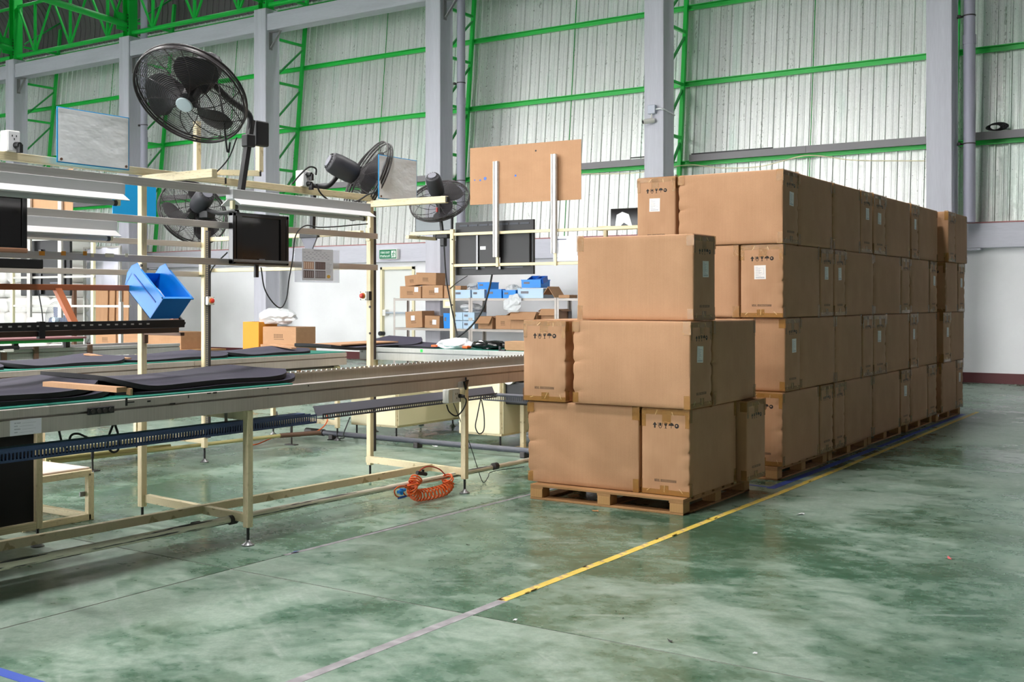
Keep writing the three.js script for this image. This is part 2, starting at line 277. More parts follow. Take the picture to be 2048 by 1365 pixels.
// eaves truss along the columns and roof trusses towards the camera
{
  const ridgeZ = -2, slope = .155, roofY = (z) => EAVE + ROOF_R * .99 + (Math.min(z, 2 * ridgeZ - z) - (cladZ(EAVE) + ROOF_R)) * slope;
  for (let i = 0; i + 1 < COLX.length; i++) {
    const t = structGroup('eaves_truss'), x1 = COLX[i] - .12, x0 = COLX[i + 1] + .12, yb = 8.33, yt = 9.75, z = -19.0, n = 6;
    part('bottom_chord', rod(V(x0, yb, z), V(x1, yb, z), .06, 10), M.green, t);
    part('top_chord', rod(V(x0, yt, z), V(x1, yt, z), .045, 10), M.green, t);
    for (let k = 0; k <= n; k++) {
      const xa = x0 + (x1 - x0) * k / n, xb = x0 + (x1 - x0) * (k + 1) / n;
      if (k % 2) part('vertical', bar(V(xa, yb, z), V(xa, yt, z), .06, .06), M.green, t);
      if (k < n) part('diagonal', k % 2 ? bar(V(xa, yb, z), V(xb, yt, z), .045, .045) : bar(V(xa, yt, z), V(xb, yb, z), .045, .045), M.green, t);
    }
  }
  for (const x of COLX.slice(2)) {
    const t = structGroup('roof_truss'), z0 = -19.0;
    part('stub_post', [span(x - .13, x - .11, COL_TOP, 10.3, z0 - .13, z0 + .13), span(x + .11, x + .13, COL_TOP, 10.3, z0 - .13, z0 + .13), span(x - .12, x + .12, COL_TOP, 10.3, z0 - .01, z0 + .01)], M.green, t);
    part('end_plate', span(x - .17, x + .17, COL_TOP, COL_TOP + .02, z0 - .17, z0 + .17), M.greenDark, t);
    const cY = (z) => 8.53 + (z - z0) * .064, tY = (z) => roofY(z) - .35, ze = ridgeZ;
    part('bottom_chord', rod(V(x, cY(z0), z0), V(x, cY(ze), ze), .085, 14), M.green, t);
    part('top_chord', rod(V(x, tY(z0 + .4), z0 + .4), V(x, tY(ze), ze), .07, 12), M.green, t);
    part('bottom_chord', rod(V(x, cY(ze), ze), V(x, cY(z0), 2 * ze - z0), .075, 14), M.green, t);
    part('top_chord', rod(V(x, tY(ze), ze), V(x, tY(z0 + .4), 2 * ze - z0), .07, 12), M.green, t);
    part('gusset', [bar(V(x, cY(z0) + .12, z0 + .1), V(x, cY(z0) + .16, z0 + .5), .015, .3), bar(V(x, cY(z0) - .1, z0 + .1), V(x, cY(z0) - .1, z0 + .42), .015, .12)], M.green, t);
    for (let k = 0; k < 8; k++) {
      const za = z0 + .3 + k * 2.05, zb = za + 1.03, zc = za + 2.05;
      part('web', bar(V(x, tY(zb), zb), V(x, cY(za), za), .05, .05), M.green, t);
      part('web', bar(V(x, tY(zb), zb), V(x, cY(zc), zc), .05, .05), M.green, t);
      part('web', bar(V(x, cY(zc), zc), V(x, tY(zc), zc), .06, .06), M.green, t);
    }
    // bolts of the end joint
    const bo = []; for (let k = 0; k < 6; k++) for (const s of [-1, 1]) bo.push(rod(V(x + s * .085, 8.36 + k * .085, z0 + .13), V(x + s * .085, 8.36 + k * .085, z0 + .15), .016, 6));
    part('bolts', bo, M.darkSteel, t).userData.kind = 'stuff';
  }
  const pu = structGroup('purlins');
  for (let z = -18.4; z < 14; z += 1.45) part('purlin', [span(-46, 6.9, roofY(z) - .24, roofY(z) - .05, z, z + .012), span(-46, 6.9, roofY(z) - .25, roofY(z) - .235, z, z + .08)], M.greenDark, pu);
  const rf = structGroup('ceiling');
  const rz = cladZ(EAVE) + ROOF_R - .1;
  const slab = (za, zb) => { const a = V(-11, roofY(za) + .06, za), b = V(-11, roofY(zb) + .06, zb); const gg = bar(a, b, 72, .08); return gg; };
  part('roof_sheet', slab(rz, ridgeZ), M.roof, rf); part('roof_sheet', slab(ridgeZ, 15.2), M.roof, rf);
  // closing walls out of the frame
  struct('wall_left', span(-46.5, -46.2, 0, 14, -21.5, 15), M.white);
  struct('wall_right', span(24, 24.3, 0, 14, -21.5, 15), M.white);
  struct('wall_side_bay', span(6.9, 24, 0, 14, -19.6, -19.9), M.white);
  const addedBays = [[-36, -29], [-27, -20], [-18, -11]];   // unseen openings added behind the camera to light upright faces
  const wf = structGroup('wall_front'); let xa = -46.5;
  for (const [b0, b1] of [...addedBays, [24.3, 24.3]]) { part('wall_panel', span(xa, b0, 0, 14, 14.8, 15.1), M.white, wf); if (b1 > b0) part('wall_panel', span(b0, b1, 5.2, 14, 14.8, 15.1), M.white, wf); xa = b1; }
  struct('added_yard', span(-60, 40, -.3, -.02, 15.1, 60), M.band);  // unseen ground added to cut off the sky below the openings
  struct('wall_outer', span(-46.5, 24.3, 0, 11.5, -21.6, -21.3), M.roof);
}
// high-bay lamps
{
  for (const [i, [x, z, s]] of LAMPS.entries()) {
    const t = thing('ceiling_lamp', 'rectangular white high-bay lamp hanging under the green roof trusses above the hall', 'lamp', [x, 8.05, z], 0, 'high-bay lamps under the roof');
    part('housing', rspan(-.65, .65, 0, .09, -.32, .32, .01), M.lampBody, t);
    part('glowing_panel', span(-.6, .6, -.012, 0, -.28, .28), glow, t);
    for (const sx of [-.5, .5]) part('suspension_rod', rod(V(sx, .08, 0), V(sx, .75, 0), .006, 6), M.steel, t);
    const l = new THREE.RectAreaLight(LAMP_COLOR, LAMP_POWER * s, 1.2, .56); l.name = 'lamp_light';
    l.position.set(0, -.03, 0); l.rotation.x = -Math.PI / 2; t.add(l);
  }
}
// fire door
{
  const d = structGroup('door_1');
  part('frame', [span(-16.66, -16.6, 0, 2.1, -19.56, -19.72), span(-15.74, -15.68, 0, 2.1, -19.56, -19.72), span(-16.66, -15.68, 2.04, 2.1, -19.56, -19.72)], M.creamPlain, d);
  part('leaf', rspan(-16.6, -15.74, .01, 2.04, -19.64, -19.7, .004), std({ color: col(226, 228, 226), roughness: .5 }), d);
  const bar_ = part('crash_bar', rod(V(-16.5, 1.07, -19.55), V(-15.76, 1.07, -19.55), .022, 10), std({ color: col(176, 184, 196), roughness: .4 }), d);
  part('bar_end', rspan(-16.56, -16.47, 1.0, 1.14, -19.52, -19.64, .008), M.plastic, bar_); part('bar_end', rspan(-15.8, -15.72, 1.0, 1.14, -19.52, -19.64, .008), M.plastic, bar_);
  part('door_stop', rod(V(-16.62, .6, -19.64), V(-16.62, .6, -19.5), .05, 12), M.rubber, d);
}
// downpipes beside the columns
for (const [x, lab] of [[-3.955, 'grey rain downpipe clipped to the column behind the far end of the carton pile'], [-14.05, 'grey rain downpipe beside the column left of the brown board'], [-24.28, 'grey rain downpipe beside the column behind the large upright fan']]) {
  const t = thing('downpipe', lab, 'pipe', [x, 2.6, -19.1]);
  const zb = 0;
  part('pipe_length', rod(V(0, -.0, zb), V(0, 2.95, zb), .092, 18), M.pipeGrey, t);
  part('pipe_length', rod(V(0, 2.95, zb), V(0, 7.2, zb), .088, 18), M.pipeGrey, t);
  part('socket', rod(V(0, 2.85, zb), V(0, 3.0, zb), .101, 18), M.pipeGrey, t);
  for (const y of [1.25, 3.3]) part('pipe_clip', [rod(V(0, y, zb), V(0, y + .02, zb), .096, 18), bar(V(-.09, y + .01, zb), V(-.2, y + .01, zb - .05), .02, .03), rbx(.05, .05, .05, .008, -.15, y + .01, zb + .03)], M.darkSteel, t);
}

// ───────── the carton pile on pallets ─────────
function drawIcons(c, x, y, s) {   // handling marks: this way up, handle with care, fragile, keep dry, recycle
  c.fillStyle = c.strokeStyle = '#1d1613'; c.lineWidth = s * .1; c.lineCap = 'round';
  const at = (i) => x + i * s * 1.02;
  let a = at(0); c.beginPath(); c.moveTo(a, y - s * .5); c.lineTo(a + s * .42, y); c.lineTo(a + s * .15, y); c.lineTo(a + s * .15, y + s * .5); c.lineTo(a - s * .15, y + s * .5); c.lineTo(a - s * .15, y); c.lineTo(a - s * .42, y); c.fill();
  a = at(1); c.beginPath(); c.moveTo(a - s * .4, y - s * .4); c.lineTo(a - s * .3, y + s * .15); c.lineTo(a - s * .08, y + s * .5); c.moveTo(a + s * .4, y - s * .4); c.lineTo(a + s * .3, y + s * .15); c.lineTo(a + s * .08, y + s * .5); c.stroke(); c.fillRect(a - s * .2, y - s * .4, s * .4, s * .5);
  a = at(2); c.beginPath(); c.moveTo(a - s * .32, y - s * .5); c.lineTo(a + s * .32, y - s * .5); c.quadraticCurveTo(a + s * .3, y, a + s * .07, y + s * .08); c.lineTo(a + s * .07, y + s * .4); c.lineTo(a + s * .28, y + s * .5); c.lineTo(a - s * .28, y + s * .5); c.lineTo(a - s * .07, y + s * .4); c.lineTo(a - s * .07, y + s * .08); c.quadraticCurveTo(a - s * .3, y, a - s * .32, y - s * .5); c.fill();
  a = at(3); c.beginPath(); c.arc(a, y, s * .5, Math.PI, 0); c.fill(); c.beginPath(); c.moveTo(a, y); c.lineTo(a, y + s * .38); c.stroke();
  a = at(4); c.beginPath(); c.arc(a, y, s * .4, 0, 7); c.fill(); c.fillStyle = '#c2977a'; c.beginPath(); c.arc(a - s * .05, y - s * .05, s * .14, 0, 7); c.fill(); c.fillStyle = '#1d1613';
}
const BL = .853, BW = .338, BH = .553;
function endPrint(text) {
  const w = 640, h = Math.round(w * BH / BW);
  return canvasTex(w, h, (c) => {
    const im = c.createImageData(w, h), d = im.data;
    for (let y = 0; y < h; y++) for (let x = 0; x < w; x++) { const u = x / w, v = y / h, n = (vnoise(u * 68, v * 4, 68, 4, 4) - .5) * 4 + (fbm(u, v, 3, 4, 4, 19) - .5) * 16, o = (y * w + x) * 4; d[o] = 186 + n; d[o + 1] = 142 + n; d[o + 2] = 106 + n; d[o + 3] = 255; }
    c.putImageData(im, 0, 0);
    drawIcons(c, w * .28, h * .195, w * .112);
    c.font = 'bold 44px sans-serif'; c.fillStyle = '#241a15'; c.textAlign = 'center'; c.save(); c.translate(w * .5, h * .85); c.scale(w * .46 / c.measureText(text).width, 1.0); c.fillText(text, 0, 0); c.restore();
  });
}
const endMats = ['MEAS: 850X338X553MM', 'MEAS. 850X335X550MM'].map((t) => std({ map: endPrint(t), roughness: .72 }));
const labelTex = canvasTex(256, 300, (c, w, h) => {
  c.fillStyle = '#f7f3f0'; c.fillRect(0, 0, w, h); c.fillStyle = '#c6c4ca';
  for (let i = 0; i < 9; i++) c.fillRect(26, 34 + i * 24, 60 + ((i * 53) % 90), 8);
  c.strokeStyle = '#c3c6d2'; c.lineWidth = 5; c.strokeRect(120, 60, 90, 130); c.fillStyle = '#8e92a4'; for (let i = 0; i < 22; i++) c.fillRect(30 + i * 9, 252, 3 + (i * 5) % 4, 26);
});
const labelMat = std({ map: labelTex, roughness: .6 });
function cartonGeo(L, Hh, Wd, variant) {
  const r = .009, nx = 12, ny = 26, nz = 8;
  const g = new THREE.BoxGeometry(L, Hh, Wd, nx, ny, nz), p = g.attributes.position, uv = g.attributes.uv;
  const hx = L / 2, hy = Hh / 2, hz = Wd / 2;
  const warp = (v, h, n) => { const i = Math.round((v + h) / (2 * h) * n); if (i === 0) return -h; if (i === n) return h; if (i === 1) return -h + r; if (i === n - 1) return h - r; return -h + r + (2 * h - 2 * r) * (i - 1) / (n - 2); };
  let s = 91 + variant * 7; const q = () => { s = (s * 16807) % 2147483647; return s / 2147483647; };
  const dents = []; for (let k = 0; k < 4; k++) dents.push([(q() - .5) * L, (q() - .5) * Hh, (q() > .5 ? 1 : -1) * hz, .05 + q() * .09, .002 + q() * .004]);
  const pinch = variant % 3 !== 2;   // stapled joint: four pinched notches down one corner of the end
  for (let i = 0; i < p.count; i++) {
    let x = warp(p.getX(i), hx, nx), y = warp(p.getY(i), hy, ny), z = warp(p.getZ(i), hz, nz);
    const ix = Math.max(-hx + r, Math.min(hx - r, x)), iy = Math.max(-hy + r, Math.min(hy - r, y)), iz = Math.max(-hz + r, Math.min(hz - r, z));
    const d = V(x - ix, y - iy, z - iz), l = d.length(), out = l > 1e-9 ? d.clone().normalize() : V(0, 0, 0);
    const fx = Math.abs(Math.abs(x) - hx) < 1e-6, fz = Math.abs(Math.abs(z) - hz) < 1e-6, fy = Math.abs(Math.abs(y) - hy) < 1e-6;
    if (l > 1e-9) { x = ix + out.x * r; y = iy + out.y * r; z = iz + out.z * r; }
    const bx_ = 1 - (x / hx) ** 2, by_ = 1 - (y / hy) ** 2, bz_ = 1 - (z / hz) ** 2;
    const flat = (fx ? 1 : 0) + (fy ? 1 : 0) + (fz ? 1 : 0) === 1;
    if (flat) {
      let b = 0;
      if (fz) { b = .006 * bx_ * by_ * (variant % 2 ? 1 : .4); for (const [dx, dy, dz, rad, dep] of dents) if (Math.sign(dz) === Math.sign(z)) { const e = ((x - dx) ** 2 + (y - dy) ** 2) / (rad * rad); b -= dep * Math.exp(-e * 2); } z += Math.sign(z) * b; }
      else if (fx) x += Math.sign(x) * .002 * by_ * bz_;
      else y += Math.sign(y) * (y > 0 ? .0015 : 0) * bx_ * bz_;
    }
    if (pinch && Math.abs(x) > hx - .03 && z * Math.sign(x) < -(hz - .02)) {
      for (let k = 0; k < 5; k++) { const yy = -hy + Hh * (.14 + k * .18), e = Math.exp(-(((y - yy) / .012) ** 2)); z += Math.sign(x) * e * .011; x -= Math.sign(x) * e * .006; }
    }
    p.setXYZ(i, x, y, z);
  }
  for (let i = 0; i < uv.count; i++) {   // long sides and top in metres; the printed ends keep 0..1
    const f = i < 2 * (nz + 1) * (ny + 1) ? 0 : 1;
    if (f) { const k = i - 2 * (nz + 1) * (ny + 1) < 2 * (nx + 1) * (nz + 1); uv.setXY(i, p.getX(i) + variant * .31, (k ? p.getZ(i) : p.getY(i)) + variant * .17); }
    else { const x = p.getX(i); uv.setXY(i, .5 - Math.sign(x) * p.getZ(i) / Wd, .5 + p.getY(i) / Hh); }
  }
  for (const gr of g.groups) gr.materialIndex = gr.materialIndex < 2 ? 1 : 0;
  return toCreasedNormals(g.translate(0, hy, 0), .9);
}
// packing tape over one end, wrapped a little round the corners; sign = which end
function tapeGeo(L, Hh, Wd, sign, v) {
  const x = sign * (L / 2 + .0016), up = [], down = [], t = .0012; let list = up;
  const strip = (w, h, y, z, ang = 0) => { const g = bx(t, h, w); g.rotateX(ang); g.translate(x, y, z); list.push(g); };
  strip(Wd * .98, .035, Hh - .022, 0, .01 * (v % 3 - 1)); strip(.062, .085, Hh - .055, (v % 4 - 1.5) * .006, .04 * (v % 2)); list = down; strip(Wd * .98, .032, .018, 0); strip(.06, .045, .038, (v % 3 - 1) * .008, -.03); list = up;
  for (const sz of [-1, 1]) { strip(.028, .10, Hh - .07, sz * (Wd / 2 - .016)); }
  for (const sz of [-1, 1]) for (const top of [0, 1]) { const g = bx(.042 + .012 * ((v + top) % 2), .066 + .02 * ((v + sz + 3) % 3), t); g.translate(sign * (L / 2 - .022), top ? Hh - .042 : .042, sz * (Wd / 2 + .0009)); (top ? up : down).push(g); }
  const g = bx(.05, t, Wd * .96); g.translate(sign * (L / 2 - .024), Hh + .0009, 0); list.push(g);
  // pale slivers painting the glints of wrinkled tape
  const glint = []; for (let k = 0; k < 5; k++) { const a = bx(.0012, .026 + .008 * (k % 3), .0022); a.rotateX(.9 - .42 * k + .2 * (v % 3)); a.translate(x + sign * .0006, (k % 2 ? Hh - .032 : .028) + .006 * (k % 3), (-.36 + .17 * k + .03 * (v % 3)) * Wd); glint.push(a); }
  return [up, down, glint];
}
const kinds = [0, 1, 2, 3].map((v) => {
  const g = new THREE.Group(); part('body', cartonGeo(BL, BH, BW, v), [M.card, endMats[v % 2]], g);
  for (const s of [1, -1]) { const [up, down, glint] = tapeGeo(BL, BH, BW, s, v + (s < 0 ? 2 : 0)); part('packing_tape', up, M.tape, g); part('packing_tape', down, M.tape, g); part('tape_glints', glint, M.tapeGlint, g).userData.kind = 'stuff'; } return g;
});
const labelGeo = bx(.0012, .105, .092);
{ const uv = labelGeo.attributes.uv; for (let i = 0; i < 24; i++) uv.setXY(i, [0, 1, 0, 1][i % 4], [1, 1, 0, 0][i % 4]); }
let cartonNo = 0;
// centre x, base y, centre z; 'L' = long side along the row of pallets (x), 'D' = long side running away (z), its end facing the camera
function carton(x, y, z, way, label, { len = BL, wid = BW, paper = 0, dx = 0, tilt = 0, flip = false, group } = {}) {
  const k = cartonNo++, src = kinds[k % 4], o = src.clone(); o.name = numbered('carton'); scene.add(o);
  const base = way === 'L' ? 0 : Math.PI / 2;   // end +x turns to face -z, end -x to face +z
  o.position.set(x, y, z); o.rotation.y = base + (flip ? Math.PI : 0) + tilt + (rnd() - .5) * .012; o.scale.set(len / BL, 1, wid / BW);
  tag(o, label, 'box', group);
  if (paper) for (const s of [-1, 1]) { const m = part('paper_label', labelGeo, labelMat, o); m.position.set(s * (BL / 2 + .0032), BH * .60 + (k % 3) * .01, s * (((k % 5) - 2) * .012 + dx)); m.rotation.x = ((k % 4) - 1.5) * .03; m.scale.z = 1; }
  return o;
}
// the pallet: end blocks of pressed chips, deck boards and bottom boards
function makePallet() {
  const g = new THREE.Group(), w = 1.13, d = 1.12, hb = .072;
  for (let i = 0; i < 7; i++) part('deck_board', rbx(w, .016, .125, .002, 0, .094, -d / 2 + .0625 + i * (d - .125) / 6, 1), M.wood, g);
  for (let i = 0; i < 3; i++) { part('stringer_board', rbx(.1, .014, d, .002, (i - 1) * (w / 2 - .05), .079, 0, 1), M.wood, g); part('bottom_board', rbx(.1, .013, d, .002, (i - 1) * (w / 2 - .05), .0065, 0, 1), M.wood, g); }
  for (const s of [-1, 1]) part('bottom_board', rbx(w, .013, .1, .002, 0, .0066, s * (d / 2 - .05), 1), M.wood, g);
  for (let i = -1; i <= 1; i++) for (let j = -1; j <= 1; j++) part('block', rbx(.095, .06, .1, .004, i * (w / 2 - .0475), .043, j * (d / 2 - .05), 1), M.chip, g);
  return g;
}
const palletProto = makePallet();
const palletNames = ['front pallet standing alone under the three-layer stack of cartons', 'second pallet from the front, first under the carton wall', 'third pallet from the front along the yellow floor line', 'fourth pallet from the front along the yellow floor line', 'fifth pallet from the front, second from the far end of the carton wall', 'last pallet, at the far end of the carton wall'];
const palletZ = [-7.02, -8.68, -9.90, -11.12, -12.36, -13.56];
palletZ.forEach((z, i) => { const o = palletProto.clone(); o.name = numbered('pallet'); scene.add(o); o.position.set([-3.605, -3.60, -3.62, -3.64, -3.63, -3.60][i], 0, z); o.rotation.y = [.012, -.006, .004, -.004, .01, -.012][i]; tag(o, 'low wooden ' + palletNames[i], 'pallet', 'wooden pallets under the cartons'); });
const Y0 = .105, ST = .5575, LAY = ['bottom', 'second', 'third', 'top'];
const hw = BW / 2, hl = BL / 2;
// front pallet
carton(-3.805, Y0, -6.53 - hw, 'L', 'carton with a broad plain side forward at the bottom left of the front pallet');
carton(-3.19, Y0, -6.535 - .375, 'D', 'carton end with handling marks and pinched corner, bottom right of the front pallet', { len: .745 });
carton(-2.955 - hl, Y0, -7.485, 'L', 'carton jutting out at the right rear of the front pallet bottom layer');
carton(-4.088, Y0 + ST, -6.51 - hl, 'D', 'narrow marked carton end with pinched corner, left in the second layer of the front pallet');
carton(-3.0 - hl - .005, Y0 + ST, -6.505 - hw, 'L', 'broad plain carton with label on its right end, second layer of the front pallet', { paper: 1 });
carton(-3.0 - hw - .005, Y0 + ST, -6.86 - .37, 'D', 'carton with its plain long side to the yellow line, second layer of the front pallet', { len: .735 });
carton(-3.02 - hl, Y0 + 2 * ST, -6.59 - hw, 'L', 'single carton alone on top of the front pallet, two layers up on its labelled stack', { paper: 1 });
// the four-layer wall; per pallet and layer: near edges along z of the two cartons that face the aisle, 'A' = long side first, 'B' = marked end first
const wall = [
  [[-8.12, 'A', .83, .345, 0], [-8.16, 'B', .335, .86, 0], [-8.13, 'A', .835, .34, 0], [-8.11, 'B', .345, .83, 0]],
  [[-9.315, 'B', .29, .83, 0], [-9.355, 'A', .755, .335, 0], [-9.315, 'B', .31, .835, 0], [-9.30, 'A', .76, .36, 0]],
  [[-10.44, 'A', .93, .37, 0], [-10.46, 'B', .40, .85, 0], [-10.47, 'A', .92, .335, 0], [-10.44, 'B', .41, .89, 0]],
  [[-11.77, 'A', .68, .385, 0], [-11.73, 'B', .285, .85, 0], [-11.75, 'A', .78, .33, 0], [-11.77, 'B', .285, .85, 0]],
  [[-12.95, 'A', .70, .335, .03], [-12.99, 'B', .34, .70, .035], [-12.99, 'A', .60, .335, .06], [-12.99, 'B', .345, .62, .085]],
];
const papers = ['01', '10', '20', '30', '11', '12', '13', '02', '21', '22', '23', '31', '03', '14', '33'];
const pName = ['nearest', 'second', 'middle', 'fourth', 'farthest'];
wall.forEach((layers, pi) => layers.forEach(([z, type, a, b, out], li) => {
  const y = Y0 + li * ST, xr = -3.0 + out, P = `${LAY[li]} layer, ${pName[pi]} pallet of the carton wall`;
  const hasP = (k) => (pi * 4 + li * 2 + k) % 3 !== 1 ? 1 : 0;
  if (type === 'A') {   // long side first, then the end of the carton lying across behind it
    carton(xr - hw, y, z - a / 2, 'D', pi === 0 ? `carton end to camera and side to aisle, ${P}` : `plain carton long side towards the aisle, ${P}`, { len: a - .012, paper: pi === 0 && li === 2 ? 1 : 0 });
    const rs = li === 3 || hasP(1);
    carton(xr - hl + .004, y, z - a - b / 2, 'L', `narrow carton end with marks${rs ? ' and white label' : ''}, ${P}`, { wid: b - .012, paper: rs ? 1 : 0 });
    if (pi === 0) carton(xr - BW - .012 - hl, y, z - hw, 'L', `carton with long side facing the camera, ${P}`);
  } else {
    const rs = li === 1 || hasP(0);
    carton(xr - hl + .004, y, z - a / 2, 'L', `narrow carton end with marks${rs ? ' and white label' : ''}, ${P}`, { wid: a - .012, paper: rs ? 1 : 0 });
    carton(xr - hw, y, z - a - b / 2, 'D', `plain carton long side towards the aisle, ${P}`, { len: b - .012 });
    if (pi === 0) carton(xr - BL - .012 - BW / 2 - .005, y, z - hl, 'D', `carton with marked end facing the camera, ${P}`, { paper: 1 });
  }
}));
// floor tapes and old marks
{
  const strip = (a, b, w, t = .0016) => { const g = bar(a.clone().setY(t / 2), b.clone().setY(t / 2), w, t); const uv = g.attributes.uv; return g; };
  const t = thing('floor_tape', 'yellow worn floor tape line running along the carton wall', 'tape');
  const P = [[-2.855, -4.19], [-2.845, -5.1], [-2.842, -6.45], [-2.835, -7.5], [-2.845, -9.2], [-2.86, -11], [-2.885, -12.8], [-2.9, -14.45]];
  for (let i = 0; i + 1 < P.length; i++) { const e = i ? .006 : 0; part('tape_piece', strip(V(P[i][0] + (i % 2) * .004, 0, P[i][1] + e), V(P[i + 1][0] + (i % 2) * .004, 0, P[i + 1][1]), .046), M.tapeYellow, t); }
  const curl = []; for (const [x, z, w, l] of [[-2.872, -4.2, .03, .022], [-2.83, -4.42, .01, .05], [-2.83, -4.36, .008, .03], [-2.868, -4.95, .012, .03], [-2.862, -5.75, .012, .03], [-2.822, -5.9, .01, .05], [-2.86, -6.45, .015, .03], [-2.83, -6.5, .012, .03], [-2.86, -6.95, .01, .03], [-2.82, -8.2, .012, .03]]) { const g = bx(w, .002, l); g.rotateZ(.5); g.translate(x, .005, z); curl.push(g); }
  const cu = part('torn_edge', curl, M.brown, t); cu.userData.kind = 'stuff';
  const b = thing('floor_tape', 'blue floor tape between the pallets and the yellow line', 'tape');
  part('tape_piece', strip(V(-2.955, 0, -7.75), V(-2.965, 0, -10.4), .06), M.tapeBlue, b); part('tape_piece', strip(V(-2.965, 0, -10.5), V(-2.985, 0, -14.1), .05), M.tapeBlue, b); part('tape_piece', strip(V(-3.3, 0, -7.84), V(-2.955, 0, -7.8), .03), M.tapeBlue, b);
  const b2 = solo('floor_tape', strip(V(-3.95, 0, -2.375), V(-3.40, 0, -2.375), .05), M.tapeBlue, 'short piece of blue floor tape in the near left corner of the floor', 'tape');
  const r = solo('floor_mark', strip(V(-2.865, 0, -1.8), V(-2.85, 0, -4.2), .05, .0008), M.residue, 'pale residue strip where the yellow tape line was peeled off', 'mark');
  const r2 = solo('floor_mark', strip(V(-4.32, 0, -4.3), V(-4.2, 0, -8.6), .03, .0008), M.residue, 'faint pale residue strip on the floor before the near conveyor', 'mark');
  // litter
  const bits = [[1740, 1030, .05, 'paper'], [1600, 1030, .07, 'paper'], [1340, 1285, .03, 'black'], [1510, 1310, .02, 'paper'], [1900, 1118, .05, 'pink'], [1190, 1023, .07, 'wood'], [590, 1106, .06, 'tapeBlue'], [165, 1038, .05, 'paper'], [113, 1050, .03, 'paper'], [1232, 1226, .015, 'black'], [936, 1092, .02, 'black'], [1246, 1240, .012, 'black'], [870, 894, .06, 'paper'], [1030, 1243, .02, 'paper']];
  const bitLab = ['white paper scrap on the open floor level with the front pallet', 'white curled paper strip on the floor right of the front pallet', 'small black chip right of the floor joint at the lower edge', 'tiny white scrap at the lower edge beside the black chip', 'small reddish scrap on the open floor at the right', 'splinter of wood lying before the front pallet', 'bluish torn tape bit by the near conveyor foot', 'crumpled white scrap before the step stool', 'white scrap by the corner of the dark cabinet', 'black speck on the floor right of the yellow tape end', 'black speck below the orange coiled hose', 'smaller black crumb just below the speck right of the yellow tape end', 'white scrap under the conveyor beside the dark floor pipe', 'white speck on the green floor between conveyor and pallet'];
  bits.forEach(([px, py, s, m], i) => { const p = onY(px, py, 0), g = new THREE.CircleGeometry(s * .5, 5 + i % 3); const e = g.attributes.position; for (let k = 0; k < e.count; k++) e.setXYZ(k, e.getX(k) * (1 + .4 * Math.sin(k * 2.1)), e.getY(k) * (.5 + .2 * Math.cos(k)), .004 * Math.sin(k * 1.7)); g.rotateX(-Math.PI / 2); g.rotateY(i * 1.3); g.computeVertexNormals(); g.translate(p.x, .006, p.z); solo('scrap', g, M[m], bitLab[i], 'litter'); });
}

// ───────── conveyors ─────────
// a rail along z: painted aluminium section with a groove on its outer face; side = +1 faces +x
function railGeo(len, side, h = .12) {
  const k = h / .12, pts = [[0, 0], [0, .069 * k], [-.018, .068 * k], [-.018, .080 * k], [0, .080 * k], [0, h - .003], [-.003, h], [-.045, h], [-.045, 0]];
  const g = extrude(pts.map(([x, y]) => [x, y]), len); if (side < 0) { g.scale(-1, 1, 1); const ix = g.index; const p = g.attributes.position, n = p.count; for (let i = 0; i < n; i += 3) { for (const at of [p, g.attributes.normal, g.attributes.uv]) { const s = at.itemSize; for (let c = 0; c < s; c++) { const t = at.array[(i + 1) * s + c]; at.array[(i + 1) * s + c] = at.array[(i + 2) * s + c]; at.array[(i + 2) * s + c] = t; } } } }
  return g;
}
function foot(t, x, z, y0 = .10) {
  part('foot_bolt', rod(V(x, .02, z), V(x, y0, z), .0085, 8), M.black, t);
  const g = lathe([[0, .03], [.012, .03], [.016, .018], [.034, .007], [.036, 0], [0, 0]], 18); g.translate(x, 0, z); part('foot_plate', g, M.steel, t);
}
const railMat = M.aluDull;
